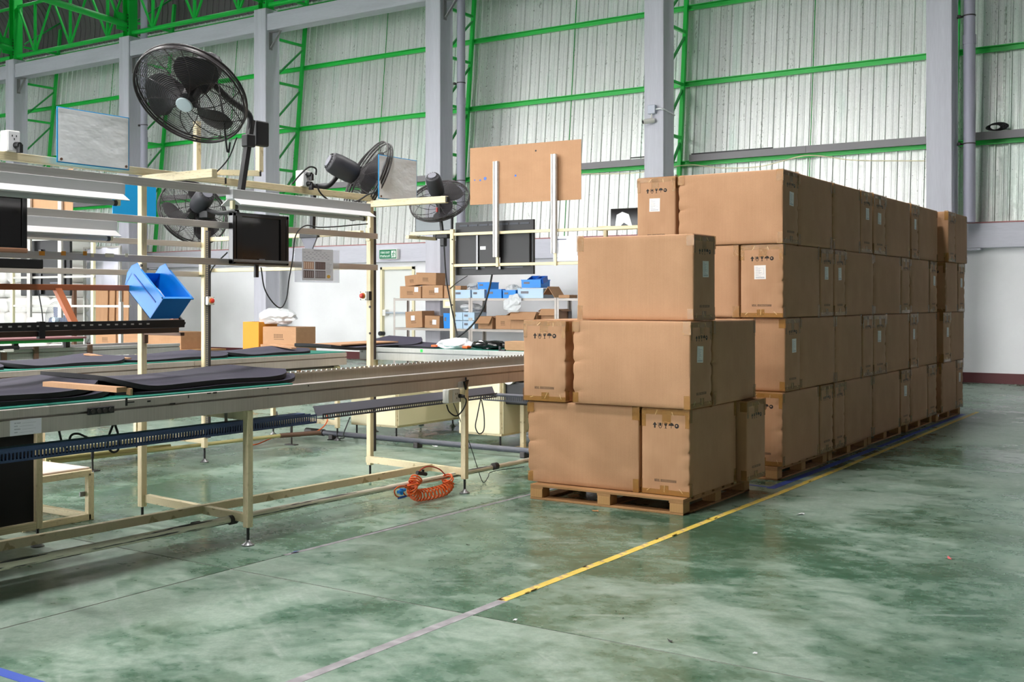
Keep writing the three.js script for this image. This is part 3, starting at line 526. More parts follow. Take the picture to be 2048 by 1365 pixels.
{
  const t = thing('belt_conveyor', 'nearest grey-railed conveyor with green belt end and cream legs, running left of the carton pile', 'conveyor', [0, 0, 0]);
  const zA = 1.2, zB = -8.66;
  for (const [za, zb] of [[zA, -3.395], [-3.397, -6.9], [-6.902, zB]]) { const g = railGeo(za - zb, 1); g.translate(-4.64, .745, zb); part('rail', g, railMat, t); }
  { const g = railGeo(zA - zB, -1, .115); g.translate(-5.505, .74, zB); part('rail', g, railMat, t); }
  // chain guides on both rails where the belt ends
  const notch = []; for (let z = -4.8; z > -8.6; z -= .05) notch.push(bx(.006, .010, .03, -5.456, .8655, z));
  part('chain_links', notch, M.alu, t).userData.kind = 'stuff';
  part('chain_strip', span(-5.462, -5.452, .852, .861, -4.72, -8.6), M.alu, t);
  part('inner_channel', [span(-4.70, -4.69, .78, .85, -4.75, -8.6)], M.aluDull, t);
  part('belt', rspan(-4.656, -5.47, .858, .873, zA, -4.70, .004), M.belt, t);
  for (const z of [-.2, -2.32, -4.36, -6.38]) {
    part('leg', rbx(.04, .645, .04, .004, -4.662, .422, z), M.cream, t); foot(t, -4.662, z);
    part('cross_tube', bar(V(-4.66, .715, z), V(-5.64, .715, z - .1), .04, .05), M.cream, t);
    part('cross_tube', bar(V(-4.66, .15, z), V(-5.64, .15, z - .1), .04, .045), M.cream, t);
  }
  part('stretcher', bar(V(-5.25, .155, -.2), V(-4.98, .155, -6.4), .04, .045), M.cream, t);
  // push-button block, cord clip and marks on the outer face
  const bp = part('button_block', rbx(.014, .034, .145, .004, -4.632, .823, -3.395), M.black, t);
  for (let i = 0; i < 4; i++) part('button', rod(V(-4.626, .823, -3.345 - i * .033), V(-4.619, .823, -3.345 - i * .033), .011, 12), M.darkSteel, bp);
  for (const [px, py, w, h] of [[253, 804, .012, .04], [262, 805, .04, .006], [298, 803, .02, .008], [345, 808, .035, .007], [418, 787, .025, .006], [430, 786, .025, .008], [377, 794, .005, .014], [536, 777, .014, .004], [617, 772, .008, .008]]) { const p = onX(px, py, -4.639); part('scuff', bx(.0015, h, w, p.x, p.y, p.z), M.black, t); }
}
{ // paper form stuck on the rail
  const f = canvasTex(512, 240, (c, w, h) => { c.fillStyle = '#eceaf6'; c.fillRect(0, 0, w, h); c.fillStyle = '#6b6880'; c.font = 'bold 22px sans-serif'; ['SET POINT', 'DATE', 'REVISION', 'SIGN'].forEach((s, i) => { c.fillText(s, 60, 52 + i * 50); c.fillRect(190 - (i % 2) * 40, 50 + i * 50, 230, 2); }); });
  const p = onX(51, 855, -4.637), a = onX(20, 855, -4.637), b = onX(83, 855, -4.637);
  solo('paper_form', span(-4.638, -4.6365, p.y - .034, p.y + .036, a.z, b.z), [M.paper, M.paper, M.paper, M.paper, M.paper, M.paper][0], 'white printed form taped on the near conveyor rail at the left', 'paper');
  const g = new THREE.PlaneGeometry(Math.abs(a.z - b.z) - .004, .066); g.rotateY(Math.PI / 2); const prt = part('print', g, std({ map: f, roughness: .6 }), scene.children[scene.children.length - 1]); prt.position.set(-4.6355, p.y + .001, (a.z + b.z) / 2);
}
// blue slotted wiring duct and the grey ones
function slotted(len, h, pitch = .0185, w = .011, th = .003) {
  const s = new THREE.Shape([[0, 0], [len, 0], [len, h], [0, h]].map((p) => new THREE.Vector2(...p)));
  for (let x = .01; x + w < len; x += pitch) { const o = new THREE.Path([[x, h * .18], [x, h * .78], [x + w, h * .78], [x + w, h * .18]].map((p) => new THREE.Vector2(...p))); s.holes.push(o); }
  return new THREE.ExtrudeGeometry(s, { depth: th, bevelEnabled: false });
}
{
  const t = thing('wiring_duct', 'blue slotted wiring duct running under the near conveyor rail', 'cable duct', [-4.74, .615, -1.9]);
  const L = 3.08; let g = slotted(L, .052); g.rotateY(Math.PI / 2); part('slotted_side', g, M.duct, t);
  g = slotted(L, .052); g.rotateY(Math.PI / 2); g.translate(-.05, 0, 0); part('slotted_side', g, M.duct, t);
  part('base', span(-.05, .003, -.002, .001, 0, -L), M.duct, t); part('lid', rspan(-.055, .006, .052, .066, 0, -L + .1, .003), M.duct, t);
  for (const z of [-.6, -2.4]) part('hanger', bar(V(-.03, .06, z), V(-.03, .132, z), .02, .004), M.steel, t);
}
{
  const a = onX(645, 838, -4.76), b = onX(893, 806, -4.76);
  const t = thing('wiring_duct', 'grey wiring duct with its lid hanging open under the near conveyor', 'cable duct', [-4.76, a.y, a.z]);
  const L = a.z - b.z + .62; let g = slotted(L, .03, .02, .012); g.rotateY(Math.PI / 2); part('slotted_side', g, M.ductDark, t);
  part('base', span(-.06, .003, -.003, 0, 0, -L), M.ductDark, t); g = span(-.004, 0, 0, .065, .05, -L + .02); g.rotateZ(.45); g.translate(.0, .02, 0); part('lid', g, M.ductGrey, t);
}
{
  const a = onZ(966, 788, -7.35), b = onZ(1052, 806, -7.35);
  const t = thing('wiring_duct', 'short grey wiring duct running across towards the carton pile', 'cable duct', [a.x, a.y - .05, a.z]);
  const L = Math.abs(b.x - a.x) + .35; const g = slotted(L, .045, .02, .012); part('slotted_side', g, M.ductDark, t); part('base', span(0, L, -.003, 0, 0, -.06), M.ductDark, t); part('lid', rspan(-.02, L, .045, .055, .008, -.07, .003), M.ductGrey, t);
}
// air pipe along the floor, in cream paint that is peeling
{
  const t = thing('air_pipe', 'thin cream air pipe with peeling paint low along the near conveyor legs', 'pipe');
  const a = onY(-40, 1142, .135), b = onY(925, 945, .125), c = onY(1048, 922, .12), e = b.clone().lerp(c, 1.8);
  part('pipe_length', rod(a, b.clone().lerp(a, .45), .022, 10), M.pipe, t); part('pipe_length', rod(b.clone().lerp(a, .45), e, .019, 10), M.pipe, t);
  for (const [px, py] of [[465, 1040], [392, 1053], [925, 946], [990, 933]]) { const p = onY(px, py, .13), d = e.clone().sub(a).normalize().multiplyScalar(.022); part('coupling', rod(p.clone().sub(d), p.clone().add(d), .027, 10), M.darkSteel, t); }
}
// orange coiled air hose hung over the pipe
{
  const t = thing('air_hose', 'orange coiled air hose with blue fitting hanging on the pipe at the conveyor foot', 'hose');
  const P = (px, py) => onX(px, py, -4.70);
  const path = new THREE.CatmullRomCurve3([P(893, 955), P(897, 968), P(890, 979), P(872, 986), P(850, 990), P(832, 990), P(824, 980), P(828, 966), P(834, 956)]);
  const turns = 24, pts = [], n = turns * 16, fr = path.computeFrenetFrames(n);
  for (let i = 0; i <= n; i++) { const u = i / n, a = u * turns * Math.PI * 2, c = path.getPoint(u), rad = .037 + .002 * Math.sin(i * .37); pts.push(c.addScaledVector(fr.normals[i], Math.cos(a) * rad).addScaledVector(fr.binormals[i], Math.sin(a) * rad)); }
  part('coil', new THREE.TubeGeometry(new THREE.CatmullRomCurve3(pts), n * 2, .0058, 6), M.orange, t);
  part('tail', tube([P(833, 956), P(838, 944), P(850, 935), P(864, 934), P(880, 940), P(890, 950)], .0045), M.red, t);
  part('loop', tube([P(824, 978), P(812, 976), P(806, 984), P(814, 993), P(822, 988), P(812, 975), P(798, 974), P(789, 982), P(791, 991), P(800, 996)], .0048, 60), M.orange, t);
  part('fitting', [rod(P(796, 985), P(810, 980), .011, 8), rod(P(803, 990), P(803, 978), .012, 8)], M.blue, t); part('coupler', rod(P(797, 997), P(812, 993), .008, 8), M.blueDeep, t);
  part('valve', [rod(P(834, 946), P(852, 949), .013, 8), rod(P(846, 940), P(846, 950), .009, 8)], M.black, t);
}
{ // socket box on the front leg
  const p = onX(906, 792, -4.70);
  const t = thing('socket_box', 'cream socket box with black plug under the near conveyor rail', 'socket', p);
  part('box', rbx(.055, .095, .13, .006, 0, 0, .02), M.plastic, t); part('plate', rbx(.006, .085, .082, .003, .03, 0, 0), M.paper, t);
  for (const [y, z] of [[.015, .012], [.015, -.008], [-.015, .002]]) part('slot', bx(.002, .012, .004, .0335, y, z), M.black, t);
  part('plug', rod(V(.03, -.002, -.03), V(.075, -.004, -.03), .016, 10, .010), M.black, t);
  part('cord', tube([V(.07, -.004, -.03), V(.085, -.03, -.04), V(.06, -.1, -.03), V(.02, -.14, -.01), V(-.01, -.11, .03), V(-.01, -.06, .06)], .005), M.black, t);
}
{ const p = onX(930, 764, -4.625); const t = thing('clip_tag', 'black folded clip with clear pouch hanging on the near conveyor rail', 'clip', p); const g = extrude([[-.02, .0], [.025, .01], [.0, -.052]], .012, .003); g.rotateY(Math.PI / 2); part('clip', g, M.blackGloss, t); part('pouch', rbx(.004, .05, .05, .002, -.004, -.022, .045), M.clear, t); part('grip', rbx(.012, .022, .012, .003, 0, .02, -.01), M.black, t); }

// foam mats with upturned ends; along z, from z0 back to z1
function mat(x0, x1, z0, z1, y, lift0, lift1, th = .022, skew = 0) {
  const L = z0 - z1, Wd = x1 - x0, g = new THREE.BoxGeometry(Wd, th, L, 6, 1, 26), p = g.attributes.position;
  for (let i = 0; i < p.count; i++) {
    const u = .5 - p.getZ(i) / L, w = p.getX(i) / Wd + .5; let yy = p.getY(i);
    const e0 = Math.max(0, 1 - u / .22), e1 = Math.max(0, (u - .74) / .26);
    yy += lift0 * e0 * e0 + lift1 * e1 * e1 + .004 * Math.sin(u * 9 + w * 3) - .006 * w;
    const narrow = 1 - .35 * Math.max(0, (u - .86) / .14) ** 2 - .3 * Math.max(0, (.1 - u) / .1) ** 2;
    p.setXYZ(i, x0 + Wd * (.5 + (w - .5) * narrow) + skew * u, y + th / 2 + yy, z0 - L * u);
  }
  for (const gr of g.groups) gr.materialIndex = gr.materialIndex === 2 ? 0 : 1;
  return toCreasedNormals(g, .7);
}
const matMats = [M.foam, M.foamEdge];
const addMat = (args, label, group) => { const m = shade(new THREE.Mesh(mat(...args), matMats)); m.name = numbered('foam_mat'); scene.add(m); return tag(m, label, 'mat', group); };
const Y1 = .874;
addMat([-5.44, -4.70, -3.60, -4.88, Y1, .0, .028, .021], 'lower dark foam mat of the pair at the belt end, near conveyor', '');
addMat([-5.46, -4.72, -3.55, -4.83, Y1 + .024, .055, .030, .024], 'upper dark foam mat of the pair at the belt end, near conveyor', '');
addMat([-5.43, -4.70, -2.0, -3.60, Y1, 0, .03, .024], 'bottom dark foam mat in the stack at the left edge, near conveyor', '');
addMat([-5.45, -4.71, -1.95, -3.53, Y1 + .028, 0, .034, .024], 'top dark foam mat in the stack at the left edge, near conveyor', '');
scene.children.filter((o) => o.userData.group === '').forEach((o) => delete o.userData.group);
solo('cardboard_strip', bar(onY(95, 768, .962), onY(243, 780, .958), .05, .022), M.card, 'cardboard strip laid across the ends of the foam mats, near conveyor', 'cardboard');
solo('cardboard_strip', bar(V(-4.9, .90, -3.68), V(-4.71, .892, -3.63), .012, .034), M.card, 'short cardboard offcut standing between the two foam mat stacks, near conveyor', 'cardboard');

// second conveyor
const C2X = -7.405, Y2 = .853;
{
  const t = thing('belt_conveyor', 'second conveyor with green belt, behind the near one, ending at the pale cross conveyor', 'conveyor');
  for (const [za, zb] of [[1.0, -6.33], [-6.335, -8.2]]) { const g = railGeo(za - zb, 1, .118); g.translate(C2X, .727, zb); part('rail', g, railMat, t); }
  { const g = railGeo(9.2, -1, .118); g.translate(-8.32, .727, -8.2); part('rail', g, railMat, t); }
  part('belt', rspan(C2X - .012, -8.29, .84, Y2, 1.0, -8.2, .004), M.belt, t);
  part('underside_tray', span(C2X - .06, -8.25, .70, .727, 1.0, -8.15), M.darkSteel, t);
  for (const z of [.5, -2.0, -4.35, -6.45, -8.1]) { part('leg', rbx(.04, .6, .04, .004, -8.3, .42, z), M.cream, t); foot(t, -8.3, z, .13); part('cross_tube', bar(V(C2X - .02, .17, z), V(-8.3, .17, z - .05), .04, .045), M.cream, t); part('cross_tube', bar(V(C2X - .02, .70, z), V(-8.3, .70, z - .05), .04, .04), M.cream, t); }
  part('leg', rbx(.04, .6, .04, .004, C2X - .03, .42, -8.1), M.cream, t); foot(t, C2X - .03, -8.1, .13);
  part('stretcher', bar(V(-7.85, .17, .5), V(-7.85, .17, -8.1), .04, .045), M.cream, t);
}
const g2 = 'dark foam mats along the second conveyor';
{
  const at = (px) => onY(px, 715, Y2 + .02).z;   // along the belt
  const zOf = (px) => onX(px, 715, -7.5).z;
  addMat([-8.2, -7.46, zOf(28), zOf(262), Y2, .02, .035, .028], 'dark foam mat at the left on the second conveyor, under a cardboard strip', g2);
  addMat([-8.2, -7.46, zOf(262), zOf(468), Y2, .0, .025, .026], 'dark foam mat lying behind the cream post on the second conveyor', g2);
  addMat([-8.2, -7.46, zOf(470), zOf(630), Y2, .02, .025, .026], 'dark foam mat between monitor and far post on the second conveyor', g2);
  addMat([-8.25, -7.5, zOf(-90), zOf(20), Y2, .0, .02, .028], 'dark foam mat cut by the left frame edge on the second conveyor', g2);
  const strip = (a, b, w, h, label) => solo('cardboard_strip', bar(a, b, w, h), M.card, label, 'cardboard');
  strip(onX(172, 709, -8.0), onX(258, 718, -7.6), .06, .012, 'cardboard strip across the mats at the left, second conveyor');
  strip(onX(0, 732, -7.9), onX(44, 738, -7.55), .06, .012, 'cardboard strip at the very left edge, second conveyor');
  strip(onX(545, 690, -8.1), onX(588, 697, -7.6), .05, .014, 'pale cardboard strip near the far end of the second conveyor');
}
// pale cross conveyor with its two drive cabinets
{
  const t = thing('cross_conveyor', 'pale grey-blue conveyor running across behind the near one, on cream drive cabinets', 'conveyor');
  const pale = std({ map: aluMap, color: col(228, 238, 244), roughness: .5 });
  for (const [x0, x1] of [[-7.76, -6.15], [-6.146, -4.4]]) { const g = railGeo(x1 - x0, 1, .125); g.rotateY(-Math.PI / 2); g.translate(x1, .745, -8.79); part('rail', g, pale, t); }
  { const g = railGeo(3.6, 1, .11); g.rotateY(-Math.PI / 2); g.translate(-4.3, .76, -9.72); part('rail', g, pale, t); }
  part('end_plate', rspan(-7.77, -7.74, .745, .868, -8.80, -9.75, .003), pale, t);
  part('belt', rspan(-7.7, -4.4, .80, .852, -8.84, -9.68, .004), M.belt, t);
  part('stop', [bx(.02, .05, .02, -6.03, .89, -8.82), bx(.06, .02, .02, -6.0, .876, -8.82)], M.black, t);
  part('paint_smear', bx(.03, .03, .001, -6.95, .85, -8.789), M.green, t);
  for (const x of [-7.6, -6.0, -4.6]) { part('leg', rbx(.04, .63, .04, .004, x, .43, -9.6), M.cream, t); foot(t, x, -9.6, .12); }
  for (const x of [-7.6, -4.6]) { part('leg', rbx(.04, .63, .04, .004, x, .43, -8.85), M.cream, t); foot(t, x, -8.85, .12); }
}
function cabinet(x0, x1, z0, z1, label) {
  const t = thing('drive_cabinet', label, 'cabinet', [(x0 + x1) / 2, 0, (z0 + z1) / 2]);
  const w = x1 - x0, d = z0 - z1;
  part('body', rbx(w, .56, d, .008, 0, .415, 0), M.cream, t); part('front_panel', rbx(w - .02, .53, .012, .004, 0, .42, d / 2 + .004), M.creamPlain, t); part('side_panel', rbx(.012, .53, d - .03, .004, w / 2 + .004, .42, 0), M.creamPlain, t);
  for (const sx of [-1, 1]) for (const sz of [-1, 1]) foot(t, sx * (w / 2 - .04), sz * (d / 2 - .04), .14);
  return t;
}
{
  const t = cabinet(-7.44, -6.86, -8.30, -10.1, 'cream drive cabinet with small dark vent, left one under the pale cross conveyor');
  part('vent', [bx(.006, .08, .1, .30, .30, -.28)], M.brown, t); part('vent_opening', bx(.008, .03, .09, .301, .278, -.28), M.black, t);
  cabinet(-6.13, -5.66, -8.30, -9.6, 'cream drive cabinet with hanging cables, right one beside the carton pile');
}
// dark tool box and lamp beside the right cabinet
{ const p = onZ(1035, 855, -8.5); const t = thing('motor_box', 'black motor box beside the right cream cabinet, next to the cartons', 'motor', [p.x, 0, p.z]); part('housing', rbx(.3, .2, .3, .02, .06, .52, 0), M.black, t); part('shaft_cover', rod(V(-.06, .64, .08), V(.1, .64, .08), .05, 14), M.darkSteel, t); part('ring', rod(V(.02, .66, .14), V(.02, .66, .18), .06, 16), M.plastic, t); part('stand', [bx(.04, .42, .04, .06, .21, 0), bx(.24, .02, .2, .06, .01, 0)], M.cream, t); }
// grey pipe along the floor under the cross conveyor
{
  const t = thing('floor_pipe', 'dark grey pipe lying along the floor in front of the cream cabinets', 'pipe'); const a = onY(648, 866, .06), b = onY(1049, 902, .06), e = b.clone().lerp(a, -.4);
  part('pipe_length', rod(a, e, .026, 12), std({ color: col(80, 82, 92), roughness: .45 }), t); part('coupling', rod(a.clone().lerp(a.clone().add(V(-.25, 0, -.02)), 1), a, .034, 12), M.darkSteel, t);
  for (const k of [.05, .5, 1]) { const p = a.clone().lerp(b, k); part('support', rbx(.05, .05, .08, .006, p.x, .025, p.z), M.darkSteel, t); }
}
// yellowed pneumatic pipe under the second conveyor
{
  const t = thing('air_pipe', 'yellowed air pipe with brass fittings on short stands under the second conveyor', 'pipe');
  const a = onY(100, 925, .1), b = onY(560, 872, .1), c = onY(640, 866, .1), m = std({ color: col(196, 186, 128), roughness: .5 });
  part('pipe_length', rod(a, b, .017, 10), m, t); part('pipe_length', rod(b, c, .022, 10), M.brown, t);
  for (const [px, py] of [[583, 869], [185, 917]]) { const p = onY(px, py, .1); part('stand', [rod(p, p.clone().setY(0.005), .008, 8), bx(.12, .008, .06, p.x, .004, p.z), rod(p.clone().add(V(0, .0, 0)), p.clone().add(V(0, .09, 0)), .012, 8)], M.darkSteel, t); }
  part('valve_lever', bar(onY(556, 858, .1).setY(.12), onY(553, 846, .1).setY(.21), .02, .012), M.darkSteel, t);
  const s = thing('air_pipe', 'second yellowed pipe lying lower beside the air pipe under the second conveyor', 'pipe'); part('pipe_length', rod(onY(90, 920, .06), onY(340, 893, .06), .02, 10), m, s);
  const h = thing('air_hose', 'thin red-orange air hose curled under the second conveyor', 'hose'); part('tube', tube([onX(648, 815, -7.6), onX(655, 840, -7.55), onX(628, 866, -7.5), onY(560, 872, .05), onY(510, 890, .01), onY(500, 882, .01), onY(530, 876, .012)], .006, 60), M.orange, h);
}
// dark cabinet and step stool at the left under the near conveyor
{
  const t = thing('control_cabinet', 'black-panelled cabinet in a cream frame under the near conveyor at the left', 'cabinet', [-5.60, 0, -3.70]);
  part('post', rbx(.04, .64, .04, .004, 0, .42, 0), M.cream, t); part('post', rbx(.04, .64, .04, .004, -.6, .42, 0), M.cream, t); foot(t, 0, 0); foot(t, -.6, 0);
  part('bottom_rail', rbx(.04, .04, 4.2, .004, 0, .12, 2.12), M.cream, t); part('bottom_rail', rbx(.6, .04, .04, .004, -.3, .12, 0), M.cream, t); part('top_rail', rbx(.04, .04, 4.2, .004, 0, .72, 2.12), M.cream, t);
  part('black_panel', span(-.012, -.006, .14, .70, .02, 4.2), M.blackMatt, t); part('black_panel', span(-.58, -.02, .14, .70, -.004, .004), M.blackMatt, t); part('shelf', span(-.58, -.02, .13, .14, .02, 4.2), M.blackMatt, t);
}
{
  const t = thing('step_stool', 'low cream tube-framed step stool with worn paint, behind the dark cabinet', 'stool', [-6.02, 0, -4.33]), m = M.cream, w = .04;
  const A = [[0, 0], [-.62, 0]], dz = .44;
  for (const z of [0, dz]) { part('leg', rbx(w, .29, w, .004, 0, .145, z), m, t); part('leg', rbx(w, .29, w, .004, -.62, .145, z), m, t); part('foot_rail', rbx(.62, w, w, .004, -.31, .02, z), m, t); part('top_rail', rbx(.62, w, w, .004, -.31, .29, z), m, t); }
  part('foot_rail', rbx(w, w, dz, .004, 0, .02, dz / 2), m, t); part('top_rail', rbx(w, w, dz, .004, 0, .29, dz / 2), m, t); part('step_board', rbx(.6, .012, dz + .02, .004, -.31, .316, dz / 2), std({ color: col(226, 206, 196), roughness: .6 }), t);
  part('upright', rbx(w, .36, w, .004, -.5, .50, dz), m, t); part('upright', rbx(w, .36, w, .004, -.5, .50, 0), m, t); part('side_tab', rbx(.012, .03, .05, .003, -.02, .16, .03), M.steel, t);
}
// third line at the far left
{
  const t = thing('belt_conveyor', 'pale narrow conveyor with clamps at the far left, behind the second one', 'conveyor');
  const pale = std({ map: aluMap, color: col(226, 228, 232), roughness: .45 });
  const g = railGeo(4.2, 1, .10); g.translate(-10.3, .76, -8.6); part('rail', g, pale, t); const g3 = railGeo(4.2, -1, .10); g3.translate(-10.95, .76, -8.6); part('rail', g3, pale, t);
  part('bed', span(-10.35, -10.93, .80, .84, -4.4, -8.6), M.darkSteel, t);
  for (const px of [8, 72, 180]) { const p = onX(px, 708, -10.28); part('clamp', rbx(.03, .13, .05, .005, p.x, .82, p.z), M.brown, t); }
  for (const z of [-4.6, -6.5, -8.5]) { part('leg', rbx(.04, .76, .04, .004, -10.32, .38, z), M.cream, t); part('leg', rbx(.04, .76, .04, .004, -10.93, .38, z), M.cream, t); }
  const pad = thing('work_pad', 'reddish-topped pad with green underside over the far left conveyor', 'pad', [0, 0, 0]); const a = onX(0, 683, -10.5), b = onX(132, 682, -10.5);
  part('top', rspan(-10.15, -10.8, .955, .975, a.z + .5, b.z, .004), std({ color: col(130, 84, 88), roughness: .7 }), pad); part('base', rspan(-10.17, -10.78, .925, .955, a.z + .5, b.z + .02, .004), M.greenDark, pad); part('bracket', [bx(.04, .1, .05, -10.4, .885, b.z + .06), bx(.04, .1, .05, -10.4, .885, a.z - .1)], M.darkSteel, pad);
  const tool = thing('tool', 'black hand tool lying at the left end of the far left conveyor', 'tool', [0, 0, 0]); const q = onX(14, 694, -10.2); part('body', rod(V(q.x, .885, q.z + .12), V(q.x, .885, q.z - .12), .022, 10), M.black, tool); part('holder', rbx(.08, .03, .1, .006, q.x, .86, q.z), M.plastic, tool);
}

// ───────── stations over the conveyors ─────────
const RX = -5.62;   // rails on the camera side of the posts
function trunk(t, x, z, y0, y1) { const g = slotted(y1 - y0, .03, .016, .009, .004); g.rotateZ(Math.PI / 2); g.rotateY(Math.PI / 2); g.translate(x, y0, z); const b = span(x - .02, x - .002, y0, y1, z - .03, z); part('slotted_trunking', g, M.ductGrey, t); part('trunking_back', b, M.darkSteel, t); }
{
  const t = thing('station_frame', 'cream tube frame with aluminium rails standing along the rear of the near conveyor', 'frame');
  const post = (z) => { part('post', rspan(-5.68, -5.64, .10, 2.10, z - .02, z + .02, .004), M.cream, t); foot(t, -5.66, z); };
  post(-4.44); post(-6.53); post(-2.35);
  part('top_beam', rspan(-5.685, -5.645, 2.108, 2.152, -2.2, -5.08, .004), M.cream, t); part('end_cap', rspan(-5.682, -5.642, 2.110, 2.150, -5.08, -5.092, .002), M.black, t);
  part('top_beam', rspan(-5.70, -5.66, 2.106, 2.152, -5.095, -6.60, .004), M.cream, t);
  for (const [z, x1] of [[-4.44, -5.02], [-6.53, -4.93]]) part('overhead_arm', rspan(-5.64, x1, 2.055, 2.105, z - .02, z + .02, .004), M.cream, t);
  part('end_cap', rspan(-4.93, -4.918, 2.06, 2.10, -6.545, -6.515, .002), M.black, t);
  part('aluminium_rail', rspan(-5.01, -4.985, 1.962, 2.006, -2.4, -4.52, .002), M.alu, t);   // carries the lamps over the belt
  part('aluminium_rail', rspan(RX - .012, RX + .012, 1.815, 1.857, -1.0, -6.56, .002), M.alu, t);
  part('aluminium_rail', rspan(RX - .012, RX + .012, 1.578, 1.62, -1.0, -6.56, .002), M.alu, t);
  part('gusset', [rspan(-5.67, -5.63, 1.80, 1.90, -6.49, -6.51, .003)], M.cream, t);
  for (const [y, z] of [[1.84, -6.53], [1.60, -6.53], [1.56, -4.44], [1.84, -4.44], [1.3, -6.53], [1.1, -6.53]]) part('bolt', rod(V(-5.645, y, z + .024), V(-5.645, y, z + .016), .009, 8), M.darkSteel, t);
  for (const [px, w] of [[84, .035], [127, .03], [170, .025]]) { const p = onX(px, 507, RX + .014); part('rail_sticker', bx(.001, .024, w, p.x, p.y, p.z), M.yellow, t); }
  for (const [px, w] of [[185, .02], [219, .06], [253, .02]]) { const p = onX(px, 511, RX + .014); part('rail_sticker', bx(.001, .022, w, p.x, p.y, p.z), M.creamPlain, t); }
  trunk(t, -5.645, -6.555, .90, 2.03); trunk(t, -5.645, -6.555, .2, .68);
  // the small upright bracket the big fan is fixed to
  const A = onY(394, 344, 2.19), B = onY(519, 347, 2.19), up = (p, y) => p.clone().setY(y);
  part('fan_bracket', bar(A, B, .035, .035), M.cream, t); part('fan_bracket', bar(A, up(A, 2.52), .035, .035), M.cream, t); part('fan_bracket', bar(up(B, 2.2), up(B, 2.52), .035, .035), M.cream, t); part('end_cap', bar(B, B.clone().add(B.clone().sub(A).normalize().multiplyScalar(.012)), .036, .036), M.black, t);
}
// batten lamps, switched off
function batten(x, y, z0, z1, label) {
  const t = thing('batten_lamp', label, 'lamp', [x, y, (z0 + z1) / 2]), L = Math.abs(z0 - z1);
  part('housing', rspan(-.03, .03, -.002, .055, -L / 2, L / 2, .003), M.lampBody, t);
  const g = extrude([[-.03, .0], [.03, .0], [.085, -.035], [.083, -.038], [.028, -.004], [-.028, -.004], [-.083, -.038], [-.085, -.035]], L * .98); g.translate(0, 0, -L * .49); part('reflector', g, M.reflector, t);
  part('tube', rod(V(0, -.047, -L * .47), V(0, -.047, L * .47), .014, 14), M.tubeOff, t);
  for (const s of [-1, 1]) { part('tube_holder', [rbx(.026, .05, .022, .004, 0, -.035, s * L * .48)], M.creamPlain, t); part('tube_cap', rod(V(0, -.047, s * L * .455), V(0, -.047, s * L * .472), .0155, 12), M.darkSteel, t); }
  return t;
}
batten(-4.998, 1.905, -2.56, -3.79, 'grey batten lamp with white reflector under the upper rail at the left');
batten(-4.998, 1.94, -4.53, -5.74, 'grey batten lamp with white reflector between large fan and far post');
batten(RX, 1.757, -2.98, -4.21, 'batten lamp under the middle rail, right of the left monitor');
// monitors
function monitor(w, h, d, bezel, frameMat) {   // faces +z
  const g = new THREE.Group();
  part('frame', [rbx(w, bezel, d, .006, 0, h / 2 - bezel / 2, 0), rbx(w, bezel, d, .006, 0, -h / 2 + bezel / 2, 0), rbx(bezel, h, d, .006, -w / 2 + bezel / 2, 0, 0), rbx(bezel, h, d, .006, w / 2 - bezel / 2, 0, 0)], frameMat, g);
  part('screen', bx(w - bezel * 1.9, h - bezel * 1.9, .004, 0, 0, d / 2 - .012), M.screen, g); part('back_cover', rbx(w * .94, h * .92, d * .7, .02, 0, 0, -d * .45), M.black, g);
  return g;
}
{
  const m = monitor(.50, .335, .045, .028, M.blackGloss), p = onX(519, 477, -5.55); m.name = numbered('monitor'); m.position.copy(p); m.position.y = 1.752; m.rotation.set(0, Math.PI / 2, 0); scene.add(m); tag(m, 'black film-wrapped flat monitor on the rails between the two posts', 'monitor');
  m.rotation.z = 0; part('side_strip', [rbx(.045, .3, .006, .002, -.195, 0, .02), rbx(.045, .3, .006, .002, .195, 0, .02)], M.blackGloss, m); part('film_wrap', rbx(.49, .018, .004, .001, 0, -.145, .0235), M.clear, m); part('logo', bx(.05, .008, .001, 0, -.132, .0236), M.ductGrey, m); part('mount_foot', rbx(.03, .1, .02, .003, -.01, -.2, -.02), M.black, m);
  const m2 = monitor(.56, .31, .04, .03, M.blackGloss), q = onX(0, 447, -5.5); m2.name = numbered('monitor'); m2.position.set(-5.45, 1.758, -3.25); m2.rotation.y = Math.PI / 2; scene.add(m2); tag(m2, 'black monitor with copper lower trim at the left edge of the picture', 'monitor');
  part('lower_trim', rbx(.56, .026, .046, .006, 0, -.147, .002), std({ color: col(190, 140, 112), roughness: .3, metalness: .4 }), m2); part('keyboard_shelf', rbx(.62, .05, .05, .006, .06, -.215, .0), M.black, m2);
}
